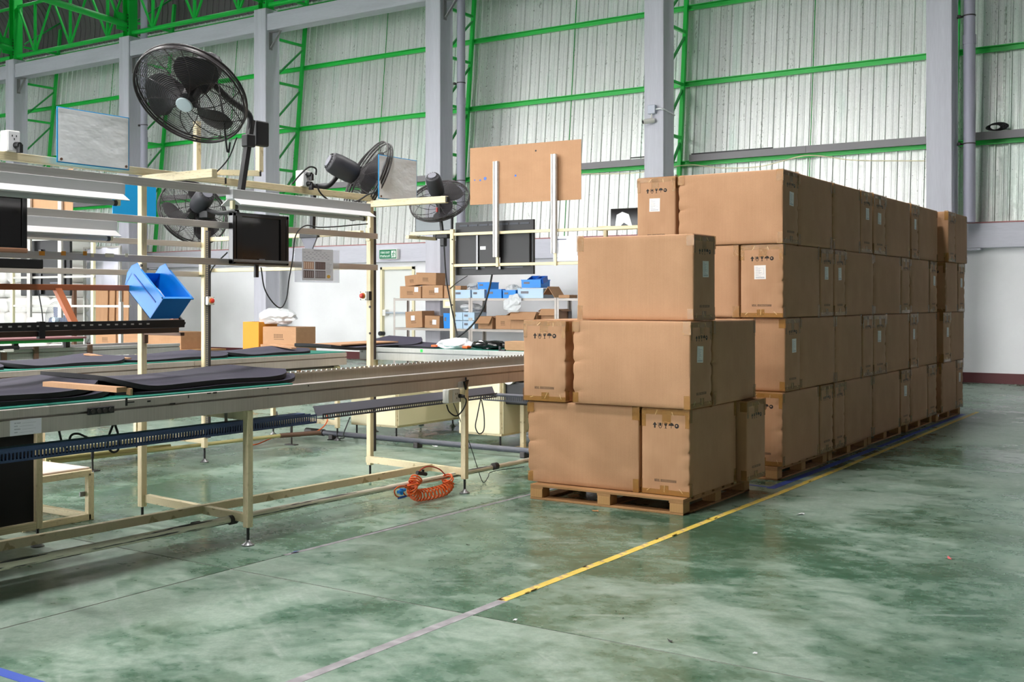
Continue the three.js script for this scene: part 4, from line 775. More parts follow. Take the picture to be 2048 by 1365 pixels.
// white boards with cyan edges
function board(z0, z1, y0, y1, x, label) { const t = thing('sign_board', label, 'board', [x, (y0 + y1) / 2, (z0 + z1) / 2]); const h = y1 - y0, l = Math.abs(z1 - z0); part('backing', rbx(.006, h, l, .002, 0, 0, 0), M.cyan, t); part('poster', rbx(.003, h - .012, l - .014, .001, .0045, 0, .001), M.film, t); for (const s of [-1, 1]) part('screw', rod(V(.003, -h / 2 + .02, s * (l / 2 - .025)), V(.01, -h / 2 + .02, s * (l / 2 - .025)), .008, 8), M.brown, t); return t; }
board(-3.81, -4.29, 2.118, 2.43, -5.59, 'white sheet on cyan board fixed to the beam left of the large fan');
board(-6.555, -7.02, 2.122, 2.458, -5.60, 'white sheet on cyan board screwed at the end of the beam over the far post');
{ const a = onX(225, 368, -7.34), b = onX(312, 440, -7.34); const t = thing('sign_board', 'plain bright cyan board behind the left cream post', 'board', [-7.34, (a.y + b.y) / 2, (a.z + b.z) / 2]); part('panel', rbx(.006, a.y - b.y + .04, Math.abs(a.z - b.z), .002, 0, -.01, 0), M.cyan, t); part('edge_trim', rbx(.008, .014, Math.abs(a.z - b.z), .002, .0, (b.y - a.y) / 2 - .03, 0), M.green, t); }
// sockets on the top beam
function socket(x, y, z, label, plugs) {
  const t = thing('socket_box', label, 'socket', [x, y, z]);
  part('box', rbx(.07, .115, .075, .006, 0, .0575, 0), M.plastic, t); part('face', rbx(.006, .105, .068, .002, .036, .0575, 0), M.paper, t);
  for (const [yy, zz] of [[.085, .012], [.085, -.012], [.068, 0]]) part('slot', bx(.002, .010, .005, .0395, yy, zz), M.black, t);
  for (const yy of plugs) part('plug', [rod(V(.038, yy, -.01), V(.075, yy, -.01), .019, 12, .015), bx(.03, .045, .02, .07, yy - .02, -.012)], M.black, t);
  return t;
}
socket(-5.66, 2.153, -3.575, 'cream double socket with one black plug on the beam at the left', [.035]); socket(-5.68, 2.154, -5.83, 'cream socket with two black plugs on the beam near the far fan', [.085, .02]);
// emergency stop boxes
function estop(pos, turn, label) { const t = thing('stop_button', label, 'switch', pos, turn); part('box', rbx(.068, .068, .028, .004, 0, 0, -.018), M.black, t); part('cover', rbx(.07, .07, .03, .005, 0, 0, .012), M.plastic, t); part('collar', rod(V(0, 0, .026), V(0, 0, .034), .022, 16), M.yellow, t); part('red_button', (() => { const g = lathe([[0, .022], [.012, .021], [.019, .015], [.019, .006], [.011, 0]], 18); g.rotateX(Math.PI / 2); g.translate(0, 0, .033); return g; })(), M.red, t); for (const [x, y] of [[-1, -1], [1, -1], [-1, 1], [1, 1]]) part('screw', rod(V(x * .028, y * .028, .026), V(x * .028, y * .028, .029), .004, 6), M.darkSteel, t); return t; }
estop(onX(724, 592, -5.655).setZ(-6.475), -.1, 'grey stop box with red mushroom button on the far post of the near conveyor');
estop(onX(418, 602, -7.325), Math.PI / 2, 'grey stop box with red mushroom button on the post of the second conveyor');
// printed work instruction in a clear sleeve
{
  const f = canvasTex(512, 540, (c, w, h) => {
    c.fillStyle = '#e8e9f4'; c.fillRect(0, 0, w, h); c.fillStyle = '#8b8ca6'; c.fillRect(190, 24, 130, 9); c.strokeStyle = '#b5b7cc'; c.lineWidth = 2; for (let i = 0; i < 5; i++) c.strokeRect(20, 50 + i * 28, 472, 28); for (let i = 0; i < 26; i++) c.fillRect(28 + (i * 97) % 420, 60 + (i % 5) * 28, 30, 6);
    const ph = (x, y, a, b) => { c.fillStyle = a; c.fillRect(x, y, 170, 130); c.fillStyle = b; for (let i = 0; i < 5; i++) c.fillRect(x + 10 + i * 32, y + 12, 14, 106); };
    ph(22, 220, '#c89a86', '#efd9c8'); ph(212, 220, '#5d4646', '#9a8d92'); ph(22, 370, '#6c5c5c', '#b8aab0'); ph(212, 370, '#776a70', '#c9c6d2'); c.fillStyle = '#9a9bb2'; for (let i = 0; i < 8; i++) c.fillRect(396, 232 + i * 24, 60 + (i * 31) % 40, 5); c.fillStyle = '#e4b24c'; c.beginPath(); c.arc(436, 470, 30, 0, 7); c.fill();
  });
  const a = onX(603, 497, -5.60), b = onX(665, 562, -5.60); const t = thing('instruction_sheet', 'white printed sheet with four photos in a clear sleeve hanging from the rails', 'poster', [-5.595, (a.y + b.y) / 2, (a.z + b.z) / 2]);
  part('sleeve', rbx(.002, a.y - b.y + .012, Math.abs(a.z - b.z) + .14, .0005, -.003, -.008, .0), M.clear, t); const uvb = bx(.001, a.y - b.y, Math.abs(a.z - b.z)); { const uv = uvb.attributes.uv; for (let i = 0; i < 24; i++) uv.setXY(i, [0, 1, 0, 1][i % 4], [1, 1, 0, 0][i % 4]); } part('sheet', uvb, std({ map: f, roughness: .55 }), t);
}
// ───────── fans ─────────
function fan(pos, n, spin, label, R = .335, mount) {
  const t = thing('industrial_fan', label, 'fan', pos), q = new THREE.Quaternion().setFromUnitVectors(V(0, 0, 1), n.clone().normalize());
  const put = (name, list, m) => part(name, [].concat(list).map((g) => { const k = g.clone(); k.applyQuaternion(q); return k; }), m, t);
  const zf = (r) => .02 + .075 * (1 - (r / R) ** 2), zr = (r) => -.02 - .085 * (1 - (r / R) ** 2.4);
  for (const [name, zz] of [['front_guard', zf], ['rear_guard', zr]]) {
    const l = []; const n0 = 27;
    for (let i = 0; i <= n0; i++) { const r = .055 + (R - .055) * i / n0, g = new THREE.TorusGeometry(r, i === n0 ? .0062 : .0016, i === n0 ? 8 : 4, 56); g.translate(0, 0, zz(r)); l.push(g); }
    for (let k = 0; k < 10; k++) { const a = k / 10 * Math.PI * 2, pts = []; for (let i = 0; i <= 8; i++) { const r = .05 + (R - .05) * i / 8, aa = a + (zz === zf ? .55 : -.3) * (i / 8); pts.push(V(Math.cos(aa) * r, Math.sin(aa) * r, zz(r) + (zz === zf ? -.003 : .003))); } l.push(tube(pts, .003, 12, 5)); }
    put(name, l, M.guard);
  }
  { const g = new THREE.CylinderGeometry(R + .002, R + .002, .014, 48, 1, true); g.rotateX(Math.PI / 2); put('rim_band', g, M.guard); }
  for (let k = 0; k < 3; k++) {
    const pos_ = [], idx = [], NU = 10, NV = 10;
    for (const s of [1, -1]) for (let i = 0; i <= NU; i++) for (let j = 0; j <= NV; j++) {
      const u = i / NU, v = j / NV, r = .045 + (R * .86 - .045) * u, wdt = .55 + .75 * Math.sin(Math.PI * Math.min(1, u * .82 + .1)), a = spin + k * Math.PI * 2 / 3 + (v - .5) * wdt * (.5 + .5 * Math.sqrt(Math.max(0, 1 - ((u - .62) / .62) ** 2))) + u * .25;
      pos_.push(Math.cos(a) * r, Math.sin(a) * r, (v - .5) * .11 * (1 - .35 * u) + s * .0022);
    }
    const st = (NU + 1) * (NV + 1), id = (s, i, j) => s * st + i * (NV + 1) + j;
    for (let i = 0; i < NU; i++) for (let j = 0; j < NV; j++) { idx.push(id(0, i, j), id(0, i + 1, j), id(0, i, j + 1), id(0, i + 1, j), id(0, i + 1, j + 1), id(0, i, j + 1)); idx.push(id(1, i, j), id(1, i, j + 1), id(1, i + 1, j), id(1, i + 1, j), id(1, i, j + 1), id(1, i + 1, j + 1)); }
    for (const j of [0, NV]) for (let i = 0; i < NU; i++) { const a = id(0, i, j), b = id(0, i + 1, j), c = id(1, i, j), d = id(1, i + 1, j); j ? idx.push(a, b, c, b, d, c) : idx.push(a, c, b, b, c, d); }
    for (let j = 0; j < NV; j++) { const a = id(0, NU, j), b = id(0, NU, j + 1), c = id(1, NU, j), d = id(1, NU, j + 1); idx.push(a, c, b, b, c, d); }
    const g = new THREE.BufferGeometry(); g.setAttribute('position', new THREE.Float32BufferAttribute(pos_, 3)); g.setAttribute('uv', new THREE.Float32BufferAttribute(new Float32Array(pos_.length / 3 * 2), 2)); g.setIndex(idx); g.computeVertexNormals(); put('blade', g, M.fanBlack);
  }
  put('hub', rod(V(0, 0, -.05), V(0, 0, .05), .05, 20), M.fanBlack);
  { const g = lathe([[0, .004], [.045, .003], [.05, 0], [.05, -.008], [0, -.008]], 24); g.rotateX(Math.PI / 2); g.translate(0, 0, zf(0) + .006); put('badge', g, M.badge); }
  { const g = lathe([[0, 0], [.062, 0], [.078, -.012], [.088, -.06], [.088, -.17], [.080, -.225], [.066, -.245], [0, -.25]].map(([r, y]) => [r, -y]).reverse().map(([r, y]) => [r, y]), 24); g.rotateX(-Math.PI / 2); g.translate(0, 0, -.10); put('motor_housing', g, M.motor); }
  { const l = [rod(V(0, 0, -.349), V(0, 0, -.356), .046, 20)]; put('motor_cap', l, M.ductGrey); const sl = []; for (let k = 0; k < 14; k++) { const a = k / 14 * Math.PI * 2, g = bx(.008, .012, .004); g.translate(0, .058, -.349); g.rotateZ(a); sl.push(g); } put('motor_vents', sl, M.black).userData.kind = 'stuff'; }
  if (mount) mount(t, (p) => p.clone().sub(V(...[].concat(pos.isVector3 ? [pos.x, pos.y, pos.z] : pos))), (v) => v.clone().applyQuaternion(q));
  return t;
}
{
  const c1 = onX(381, 190, -5.3);
  fan(c1, V(.21, -.72, .66), .65, 'large black guarded fan tilted down on a pole, nearest and highest of the fans', .340, (t, L, Q) => {
    const b = L(onX(479, 402, -5.3)), top = L(onX(503, 240, -5.3)), yk = L(onX(497, 228, -5.3));
    part('pole', bar(b, top, .034, .034), M.black, t);
    part('yoke_arm', tube([Q(V(0, -.03, -.22)), Q(V(.0, -.14, -.24)).lerp(yk, .35), yk.clone().lerp(top, .25), top.clone().lerp(b, .12)], .02, 24, 8), M.black, t);
    const m = L(onX(521, 268, -5.33)), g = rbx(.05, .16, .11, .012, m.x, m.y, m.z); part('swivel_bracket', [g, rbx(.06, .08, .07, .01, L(onX(497, 282, -5.3)).x, L(onX(497, 282, -5.3)).y, L(onX(497, 282, -5.3)).z)], M.black, t);
    part('cord', tube([Q(V(0, -.08, -.3)), L(onX(446, 225, -5.2)), L(onX(452, 285, -5.2)), L(onX(456, 308, -5.2)), L(onX(460, 285, -5.2))], .006, 30), M.black, t);
    part('cord', tube([L(onX(474, 275, -5.25)), L(onX(455, 320, -5.3)), L(onX(420, 352, -5.4)), L(onX(386, 347, -5.55))], .0045, 30), M.black, t);
  });
  const c2 = onX(386, 425, -8.25);
  fan(c2, V(-.86, -.44, -.26), .4, 'black guarded fan seen from behind between the left post and the wrapped monitor', .325, (t, L, Q) => { const e = L(onZ(474, 423, -6.46)); part('pole', bar(e, e.clone().setY(1.86 - c2.y), .03, .03), M.black, t); part('yoke_arm', tube([Q(V(0, -.09, -.18)), Q(V(.0, -.12, -.15)).lerp(e, .4), e], .02, 16, 8), M.black, t); part('bracket', [rbx(.12, .08, .1, .015, ...Q(V(.02, -.12, -.16)).toArray())], M.black, t); });
  const c3 = onZ(735, 362, -6.75);
  fan(c3, V(.42, -.40, -.81), 1.0, 'black guarded fan seen edge-on behind the white board over the far post', .335, (t, L, Q) => {
    const f = L(onZ(625, 458, -6.46)), top = L(onZ(627, 372, -6.46)), m = Q(V(0, -.09, -.2)), P = (dx, dy, dz) => f.clone().add(V(dx, dy, dz));
    part('pole', bar(f, top, .032, .032), M.black, t); part('yoke_arm', tube([top, top.clone().lerp(m, .5).add(V(0, -.06, 0)), m], .018, 14, 8), M.black, t);
    const k = P(0, -.02, 0); part('foot_plate', rbx(.19, .035, .03, .004, k.x, k.y - .035, k.z + .035), M.black, t);
    const g = extrude([[-.085, 0], [.085, 0], [.04, -.08], [.028, -.14], [-.028, -.14], [-.04, -.08]], .012); g.translate(k.x, k.y - .05, k.z + .03); part('wrapped_foot', g, M.ductGrey, t);
  });
  const c4 = onZ(879, 402, -9.9);
  fan(c4, V(-.22, -.72, -.66), .2, 'black guarded fan seen from behind beside the pale column, right of the white board', .335, (t, L, Q) => {
    part('pole', bar(L(onZ(885, 470, -9.8)), L(onZ(877, 398, -9.8)), .028, .028), M.black, t); const p = L(onZ(887, 472, -9.78)); part('swivel_bracket', [rbx(.16, .06, .07, .012, p.x, p.y, p.z), rbx(.06, .13, .06, .012, p.x, p.y - .05, p.z)], M.black, t); const e = Q(V(.05, -.1, -.2)); part('red_tag', rbx(.02, .05, .02, .004, L(onZ(874, 420, -9.75)).x, L(onZ(874, 420, -9.75)).y, L(onZ(874, 420, -9.75)).z), M.red, t);
  });
}
// sloping roller rack with the tilted blue bin
{
  const t = thing('roller_rack', 'sloping rack with black roller rail and copper-brown frame over the near belt', 'rack'); const z0 = -2.6, z1 = -4.45, X = -5.30, Y = 1.216;
  part('roller_rail', rspan(X, X + .012, Y - .025, Y + .02, z0, z1, .002), M.black, t); part('lower_frame', rspan(X - .04, X, Y - .055, Y - .026, z0, z1 + .03, .003), M.brown, t);
  const ro = []; for (let z = -2.65; z > -4.2; z -= .053) ro.push(bx(.003, .008, .018, X + .0135, Y + .0, z)); part('rollers', ro, M.alu, t).userData.kind = 'stuff';
  part('upper_frame', rspan(-5.50, -5.47, 1.405, 1.437, z0, -4.4, .003), M.orangeBrown, t); for (const z of [-3.74, -2.7, -4.42]) part('side_bar', bar(V(-5.485, 1.415, z), V(X - .01, Y - .02, z), .04, .025), M.orangeBrown, t);
  part('end_bar', bar(V(X + .006, Y - .01, z1), V(-5.42, 1.30, z1), .012, .03), M.black, t);
  part('support', [rspan(-5.64, X, Y - .075, Y - .055, -4.43, -4.46, .003)], M.brown, t); part('support_plate', rspan(-5.638, -5.628, 1.09, 1.20, -4.43, -4.46, .003), M.brown, t); part('hook', rspan(X - .01, X + .02, 1.15, 1.24, -3.50, -3.535, .003), M.black, t);
  const b = thing('picking_bin', 'bright blue plastic bin tipped up on the sloping rack with paper inside', 'bin', [-5.288, 1.245, -4.20], 0);
  // bin axes: length up the slope, opening towards the aisle
  const m4 = new THREE.Matrix4().makeBasis(V(-.768, .64, 0), V(.64, .768, 0), V(0, 0, -1)), L = .29, h = .165, w = .203, th = .004;
  const T = (g) => { g.applyMatrix4(m4); return g; };
  part('floor', T(span(0, L, 0, th, 0, w)), M.blue, b);
  const side = (z) => T((() => { const g = extrude([[0, 0], [L, 0], [L + .035, h * .45], [L + .03, h * .8], [L - .0, h + .012], [L - .05, h], [-.015, h]], th); g.translate(0, 0, z); return g; })());
  part('side_wall', side(0), M.blue, b); part('side_wall', side(w - th), M.blue, b);
  part('front_wall', T((() => { const g = bx(th, h * 1.0, w, 0, h / 2, w / 2); g.rotateZ(.09); return g; })()), M.blue, b); part('rear_wall', T((() => { const g = bx(th, h * .62, w, L, h * .31, w / 2); g.rotateZ(-.0); return g; })()), M.blue, b);
  part('rim', [T(span(-.02, L - .05, h - .004, h + .004, -.008, .006)), T(span(-.02, L - .05, h - .004, h + .004, w - .006, w + .008)), T(span(-.024, -.008, h - .004, h + .004, -.008, w + .008))], M.blue, b);
  part('rib', T(span(.02, L - .02, h * .62, h * .66, -.004, 0)), M.blueDeep, b); part('rib', T(span(.02, L - .02, h * .62, h * .66, w, w + .004)), M.blueDeep, b);
  const s = thing('paper_wad', 'crumpled white papers lying inside the tilted blue bin', 'paper', [-5.288, 1.245, -4.20]); const pg = new THREE.IcosahedronGeometry(.045, 2), pp = pg.attributes.position; for (let i = 0; i < pp.count; i++) { const v = V(pp.getX(i), pp.getY(i), pp.getZ(i)), k = 1 + .35 * (vnoise(v.x * 60 + 9, v.y * 60 + 9, 64, 64, 3) - .5); pp.setXYZ(i, v.x * k * 1.7, v.y * k * .9, v.z * k * 1.1); } pg.computeVertexNormals(); pg.translate(.13, .055, w * .42); part('sheet', T(pg), M.paper, s);
}
// post, rails and things of the second conveyor
{
  const t = thing('station_frame', 'cream post with stop box and aluminium rails on the second conveyor', 'frame'); const X = -7.36, z = -6.4;
  part('post', rspan(X - .02, X + .02, .12, 1.96, z - .02, z + .02, .004), M.cream, t); foot(t, X, z, .13); trunk(t, X + .018, z - .024, .2, 1.93);
  part('aluminium_rail', rspan(X - .045, X - .022, 1.79, 1.835, -3.6, z, .002), M.alu, t); part('aluminium_rail', rspan(X - .045, X - .022, 1.545, 1.588, -3.6, z, .002), M.alu, t); part('gusset', rspan(X - .01, X + .03, 1.56, 1.66, z + .02, z + .05, .003), M.cream, t);
  for (const [y, h] of [[1.60, .03], [1.86, .035]]) part('cross_bar', rspan(X + .02, -5.68, y - h / 2, y + h / 2, -6.44, -6.48, .003), M.cream, t);
}
// cables hanging about the stations
const cable = (label, pts, r = .005, m = M.rubber) => solo('cable', tube(pts, r, pts.length * 10), m, label, 'cable');
cable('thin black cable drooping from under the wrapped monitor', [onX(522, 535, -5.58), onX(530, 580, -5.56), onX(550, 610, -5.55), onX(562, 616, -5.55), onX(572, 600, -5.55), onX(578, 560, -5.56), onX(585, 520, -5.57), onX(592, 470, -5.57), onX(610, 452, -5.58), onX(640, 455, -5.58), onX(735, 448, -5.6)], .0045);
cable('black cable looping from the beam socket to the fan', [onX(633, 368, -5.58), onX(640, 385, -5.57), onX(660, 402, -5.56), onX(685, 408, -5.56), onX(715, 402, -5.57), onX(735, 390, -5.6), onX(748, 386, -5.62)], .006);
cable('black cable arching from the beam up to the socket plug', [onX(585, 368, -5.66), onX(600, 350, -5.62), onX(620, 334, -5.6), onX(632, 338, -5.59), onX(632, 350, -5.6)], .006);
cable('black cable running down beside the second conveyor post', [onX(455, 505, -7.2), onX(430, 530, -7.28), onX(421, 545, -7.3), onX(420, 580, -7.31)], .006);
cable('thin black wire hanging below the dark floor of the near conveyor to the floor', [onX(904, 800, -4.9), onX(920, 840, -4.85), onX(940, 890, -4.8), onX(953, 930, -4.8), onX(964, 962, -4.8), onX(968, 966, -4.8), onX(976, 955, -4.8), onX(980, 946, -4.85), onX(1048, 934, -4.9)], .003);
cable('black cable loop hanging in front of the right cream cabinet', [onX(963, 790, -5.55), onX(955, 830, -5.55), onX(951, 855, -5.54), onX(958, 868, -5.54), onX(967, 862, -5.54), onX(968, 830, -5.55), onX(963, 800, -5.55)], .005);
cable('bundle cable curled below the near conveyor at the left', [onX(118, 862, -5.2), onX(124, 885, -5.2), onX(135, 900, -5.2), onX(142, 872, -5.2), onX(155, 868, -5.2), onX(175, 876, -5.2)], .006);
cable('black cable bundle hanging beside the left post below the belt', [onX(226, 850, -5.4), onX(217, 875, -5.4), onX(216, 895, -5.4), onX(227, 905, -5.4), onX(236, 900, -5.4), onX(236, 870, -5.4), onX(230, 850, -5.4)], .007);
cable('thin grey cable drooping to the floor before the left cabinet', [onX(700, 835, -6.6), onX(690, 860, -6.6), onY(678, 878, .01), onY(655, 880, .01)], .005);

// ───────── the cross conveyor's station ─────────
{
  const t = thing('station_frame', 'cream frame with two rails and tall aluminium profiles on the pale cross conveyor', 'frame'); const z = -9.7;
  part('post', rspan(-7.27, -7.225, .10, 2.11, z - .02, z + .02, .004), M.cream, t); foot(t, -7.247, z); part('post', rspan(-4.62, -4.58, .10, 2.11, z - .02, z + .02, .004), M.cream, t); foot(t, -4.6, z);
  for (const y of [2.055, 1.722]) part('rail', rspan(-7.225, -4.62, y - .015, y + .015, z - .012, z + .012, .003), M.cream, t);
  part('short_arm', rspan(-7.84, -7.27, 2.065, 2.10, z - .04, z - .01, .003), M.cream, t);
  for (const [px, y0, y1] of [[991, 1.80, 2.795], [1107, 1.825, 2.82]]) { const x = onZ(px, 450, -9.66).x; const g = extrude([[-.03, 0], [-.03, .02], [-.012, .02], [-.012, .012], [.012, .012], [.012, .02], [.03, .02], [.03, 0]], y1 - y0); g.rotateX(-Math.PI / 2); g.scale(1, 1, -1); g.translate(0, 0, 0); part('aluminium_profile', (() => { const k = bx(.062, y1 - y0, .026, x, (y0 + y1) / 2, z + .03); return [k, bx(.012, y1 - y0, .008, x - .02, (y0 + y1) / 2, z + .047), bx(.012, y1 - y0, .008, x + .02, (y0 + y1) / 2, z + .047)]; })(), M.alu, t); part('profile_foot', bx(.028, y0 - 1.70, .024, x + .012, (y0 + 1.70) / 2, z + .02), M.cream, t); }
  for (const y of [1.74, 2.0, 1.3]) part('bolt', rod(V(-7.235, y, z + .018), V(-7.235, y, z + .026), .008, 8), M.darkSteel, t);
  const b = thing('cardboard_sheet', 'large brown cardboard panel fixed to two aluminium profiles above the cross conveyor', 'board', [-6.33, 2.655, z + .005], .05);
  part('board', rbx(1.318, .60, .006, .001, 0, 0, 0), M.card, b); for (const [x, y, r, m] of [[.14, .22, .010, 'black'], [-.10, -.02, .012, 'blueDeep'], [-.47, -.03, .018, 'blueDeep'], [-.53, -.045, .011, 'blueDeep'], [-.60, -.04, .008, 'blueDeep']]) part('hole', rod(V(x, y, .0025), V(x, y, .0045), r, 8), M[m], b);
  // television seen from behind
  const v = thing('television', 'large black flat television seen from the back, on the cross conveyor frame', 'television', [-6.752, 1.902, z - .06]);
  part('back_shell', rbx(1.0, .565, .03, .006, 0, 0, -.01), M.black, v); part('rear_bulge', rbx(.94, .36, .03, .02, 0, -.02, .012), M.black, v); part('upper_vents', (() => { const l = []; for (let i = 0; i < 7; i++) l.push(bx(.11, .02, .006, -.39 + i * .13, .245, .006)); return l; })(), M.ductDark, v).userData.kind = 'stuff';
  part('mount_strip', rbx(.03, .38, .02, .004, -.19, -.04, .03), M.blackGloss, v); part('mount_strip', rbx(.03, .38, .02, .004, .10, -.04, .03), M.blackGloss, v); part('type_label', bx(.07, .035, .002, -.12, -.0, .0285), M.paper, v); part('grip_line', rbx(.7, .008, .006, .002, 0, .155, .028), M.darkSteel, v); part('lower_slot', rbx(.30, .016, .006, .002, .22, -.205, .006), M.ductGrey, v); part('lower_slot', rbx(.30, .016, .006, .002, -.26, -.205, .006), M.ductGrey, v);
  const m = thing('monitor', 'small dark monitor behind the arm under the fan, by the pale column', 'monitor', [-7.885, 2.215, -10.2]); part('panel', rbx(.53, .165, .03, .005, 0, 0, 0), M.black, m); part('screen', bx(.5, .14, .002, 0, 0, .016), std({ color: col(50, 66, 70), roughness: .2 }), m); part('mount', bx(.04, .14, .03, 0, -.11, -.02), M.black, m); part('mount_bar', bx(.04, .035, .5, .0, -.165, .23), M.cream, m);
  const f = canvasTex(256, 256, (c, w, h) => { c.fillStyle = '#e9eaf2'; c.fillRect(0, 0, w, h); c.fillStyle = '#444a66'; c.fillRect(24, 26, 112, 9); c.fillStyle = '#c9ccd8'; for (let i = 0; i < 3; i++) c.fillRect(46 + i * 36, 60, 5, 50); c.fillRect(26, 216, 20, 16); });
  const pg = new THREE.PlaneGeometry(.29, .245); const s = thing('notice_sheet', 'white notice sheet on the frame rail right of the television', 'paper', [-5.825, 1.868, z + .02]); part('sheet', rbx(.295, .25, .002, .0005, 0, 0, -.002), M.paper, s); part('print', pg, std({ map: f, roughness: .6 }), s);
  const t2 = thing('television', 'black film-wrapped television with glossy white film patch, half hidden by the top left carton', 'television', [-5.70, 2.262, -11]); part('panel', rbx(.66, .20, .04, .008, 0, 0, 0), M.blackGloss, t2); const sw = extrude([[-.27, -.095], [-.25, .03], [-.18, .06], [-.10, .03], [-.06, -.095], [-.10, -.095], [-.16, -.06], [-.2, -.095]], .002); part('film', sw.translate(0, 0, .021), M.film, t2); part('stand', bx(.05, .1, .04, .1, -.13, 0), M.black, t2);
  const fr = thing('station_frame', 'cream frame top standing behind the pile, under the wrapped television', 'frame', [0, 0, 0]); part('top_beam', rspan(-6.19, -4.4, 2.125, 2.175, -11.02, -10.98, .004), M.cream, fr); for (const x of [-6.10, -4.6]) { part('post', rspan(x - .02, x + .02, 0, 2.125, -11.02, -10.98, .004), M.cream, fr); }
}
// things lying on the cross conveyor
{
  const y = .853;
  const wad = (name, c, sx, sy, sz, m, label, cat, ps = 3) => { const g = new THREE.IcosahedronGeometry(1, 4), p = g.attributes.position; for (let i = 0; i < p.count; i++) { const v = V(p.getX(i), p.getY(i), p.getZ(i)), k = 1 + .42 * (fbm((v.x + 2) / 4, (v.y * .7 + v.z * .7 + 2) / 4, 8, 8, 3, ps) - .5) * 2; p.setXYZ(i, v.x * k * sx, Math.max(-sy * .7, v.y * k * sy), v.z * k * sz); } g.computeVertexNormals(); g.translate(c[0], c[1] + sy * .7, c[2]); return solo(name, g, m, label, cat); };
  const w = wad('plastic_bag', [-6.97, y, -9.35], .21, .06, .12, M.bag, 'white crumpled bag with orange ends lying on the cross conveyor', 'bag', 5);
  for (const s of [-1, 1]) part('orange_end', rbx(.07, .03, .08, .012, -6.97 + s * .2, y + .02, -9.3), M.orange, w);
  wad('plastic_bag', [-6.55, y, -9.4], .2, .055, .1, M.blackGloss, 'black shiny crumpled bag on the cross conveyor beside the white bag', 'bag', 8);
  addMat([-8.25, -7.55, -8.25, -9.7, y + .006, .03, .07, .028], 'dark foam mat on cardboard where the second conveyor meets the cross conveyor');
  solo('cardboard_strip', bar(V(-7.95, y + .046, -8.5), V(-7.95, y + .05, -9.4), .4, .012), M.card, 'stacked cardboard sheets on the mat by the far post', 'cardboard');
  solo('cardboard_piece', rbx(.34, .09, .2, .004, -6.1, y + .046, -9.35), M.card, 'low brown cardboard piece on the cross conveyor left of the carton pile', 'cardboard');
  addMat([-7.75, -7.1, -9.15, -9.65, y, .0, .02, .025], 'dark blue foam pad on the cross conveyor before the shelf unit');
  cable('black cable hanging from the fan bracket down to the cross conveyor', [onZ(888, 490, -9.66), onZ(893, 560, -9.66), onZ(902, 610, -9.66), onZ(912, 660, -9.66), onZ(918, 688, -9.6)], .008);
  cable('black cable hanging from the large television to the cross conveyor', [onZ(984, 550, -9.7), onZ(978, 580, -9.65), onZ(965, 620, -9.6), onZ(945, 650, -9.6), onZ(925, 668, -9.58), onZ(905, 680, -9.55)], .010);
  cable('thin wire slung from the cream post to the television', [onZ(899, 578, -9.67), onZ(915, 565, -9.68), onZ(935, 552, -9.68)], .004);
}
// ───────── shelf unit against the wall ─────────
const shelfFrom = scene.children.length;
function shelfUnit(x0, x1, label) {
  const t = thing('shelf_unit', label, 'shelf', [x0, 0, -18.85]); const L = (x1 - x0) * .98 - .004, d = .24, m = M.aluDull;
  for (const x of [.02, L - .02]) for (const z of [-d, d]) part('upright', [bx(.045, 1.40, .004, x, .70, z), bx(.004, 1.40, .045, x + (x < 1 ? -.02 : .02), .70, z - Math.sign(z) * .02)], m, t);
  for (const y of [.20, .765, 1.375]) { part('shelf_board', rbx(L - .01, .012, .5, .003, L / 2, y + .009, 0, 1), M.aluDull, t); part('shelf_edge', [bx(L - .05, .045, .004, L / 2, y - .01, d + .002), bx(L - .05, .045, .004, L / 2, y - .01, -d)], m, t); }
  return t;
}
shelfUnit(-15.47, -13.45, 'grey steel shelf unit beside the fire door holding marked cartons'); shelfUnit(-13.44, -11.40, 'grey steel shelf unit right of the first, holding blue bins and open cartons'); shelfUnit(-11.39, -10.75, 'narrow grey steel shelf bay at the right end, next to the pile');
const inkTex = canvasTex(256, 160, (c, w, h) => { c.fillStyle = '#b98d69'; c.fillRect(0, 0, w, h); c.fillStyle = '#6d5039'; for (let i = 0; i < 6; i++) for (let j = 0; j < 3; j++) c.fillRect(70 + i * 17, 50 + j * 18, 12, 12); c.fillRect(70, 112, 110, 7); });
const inkMat = std({ map: inkTex, roughness: .75 });
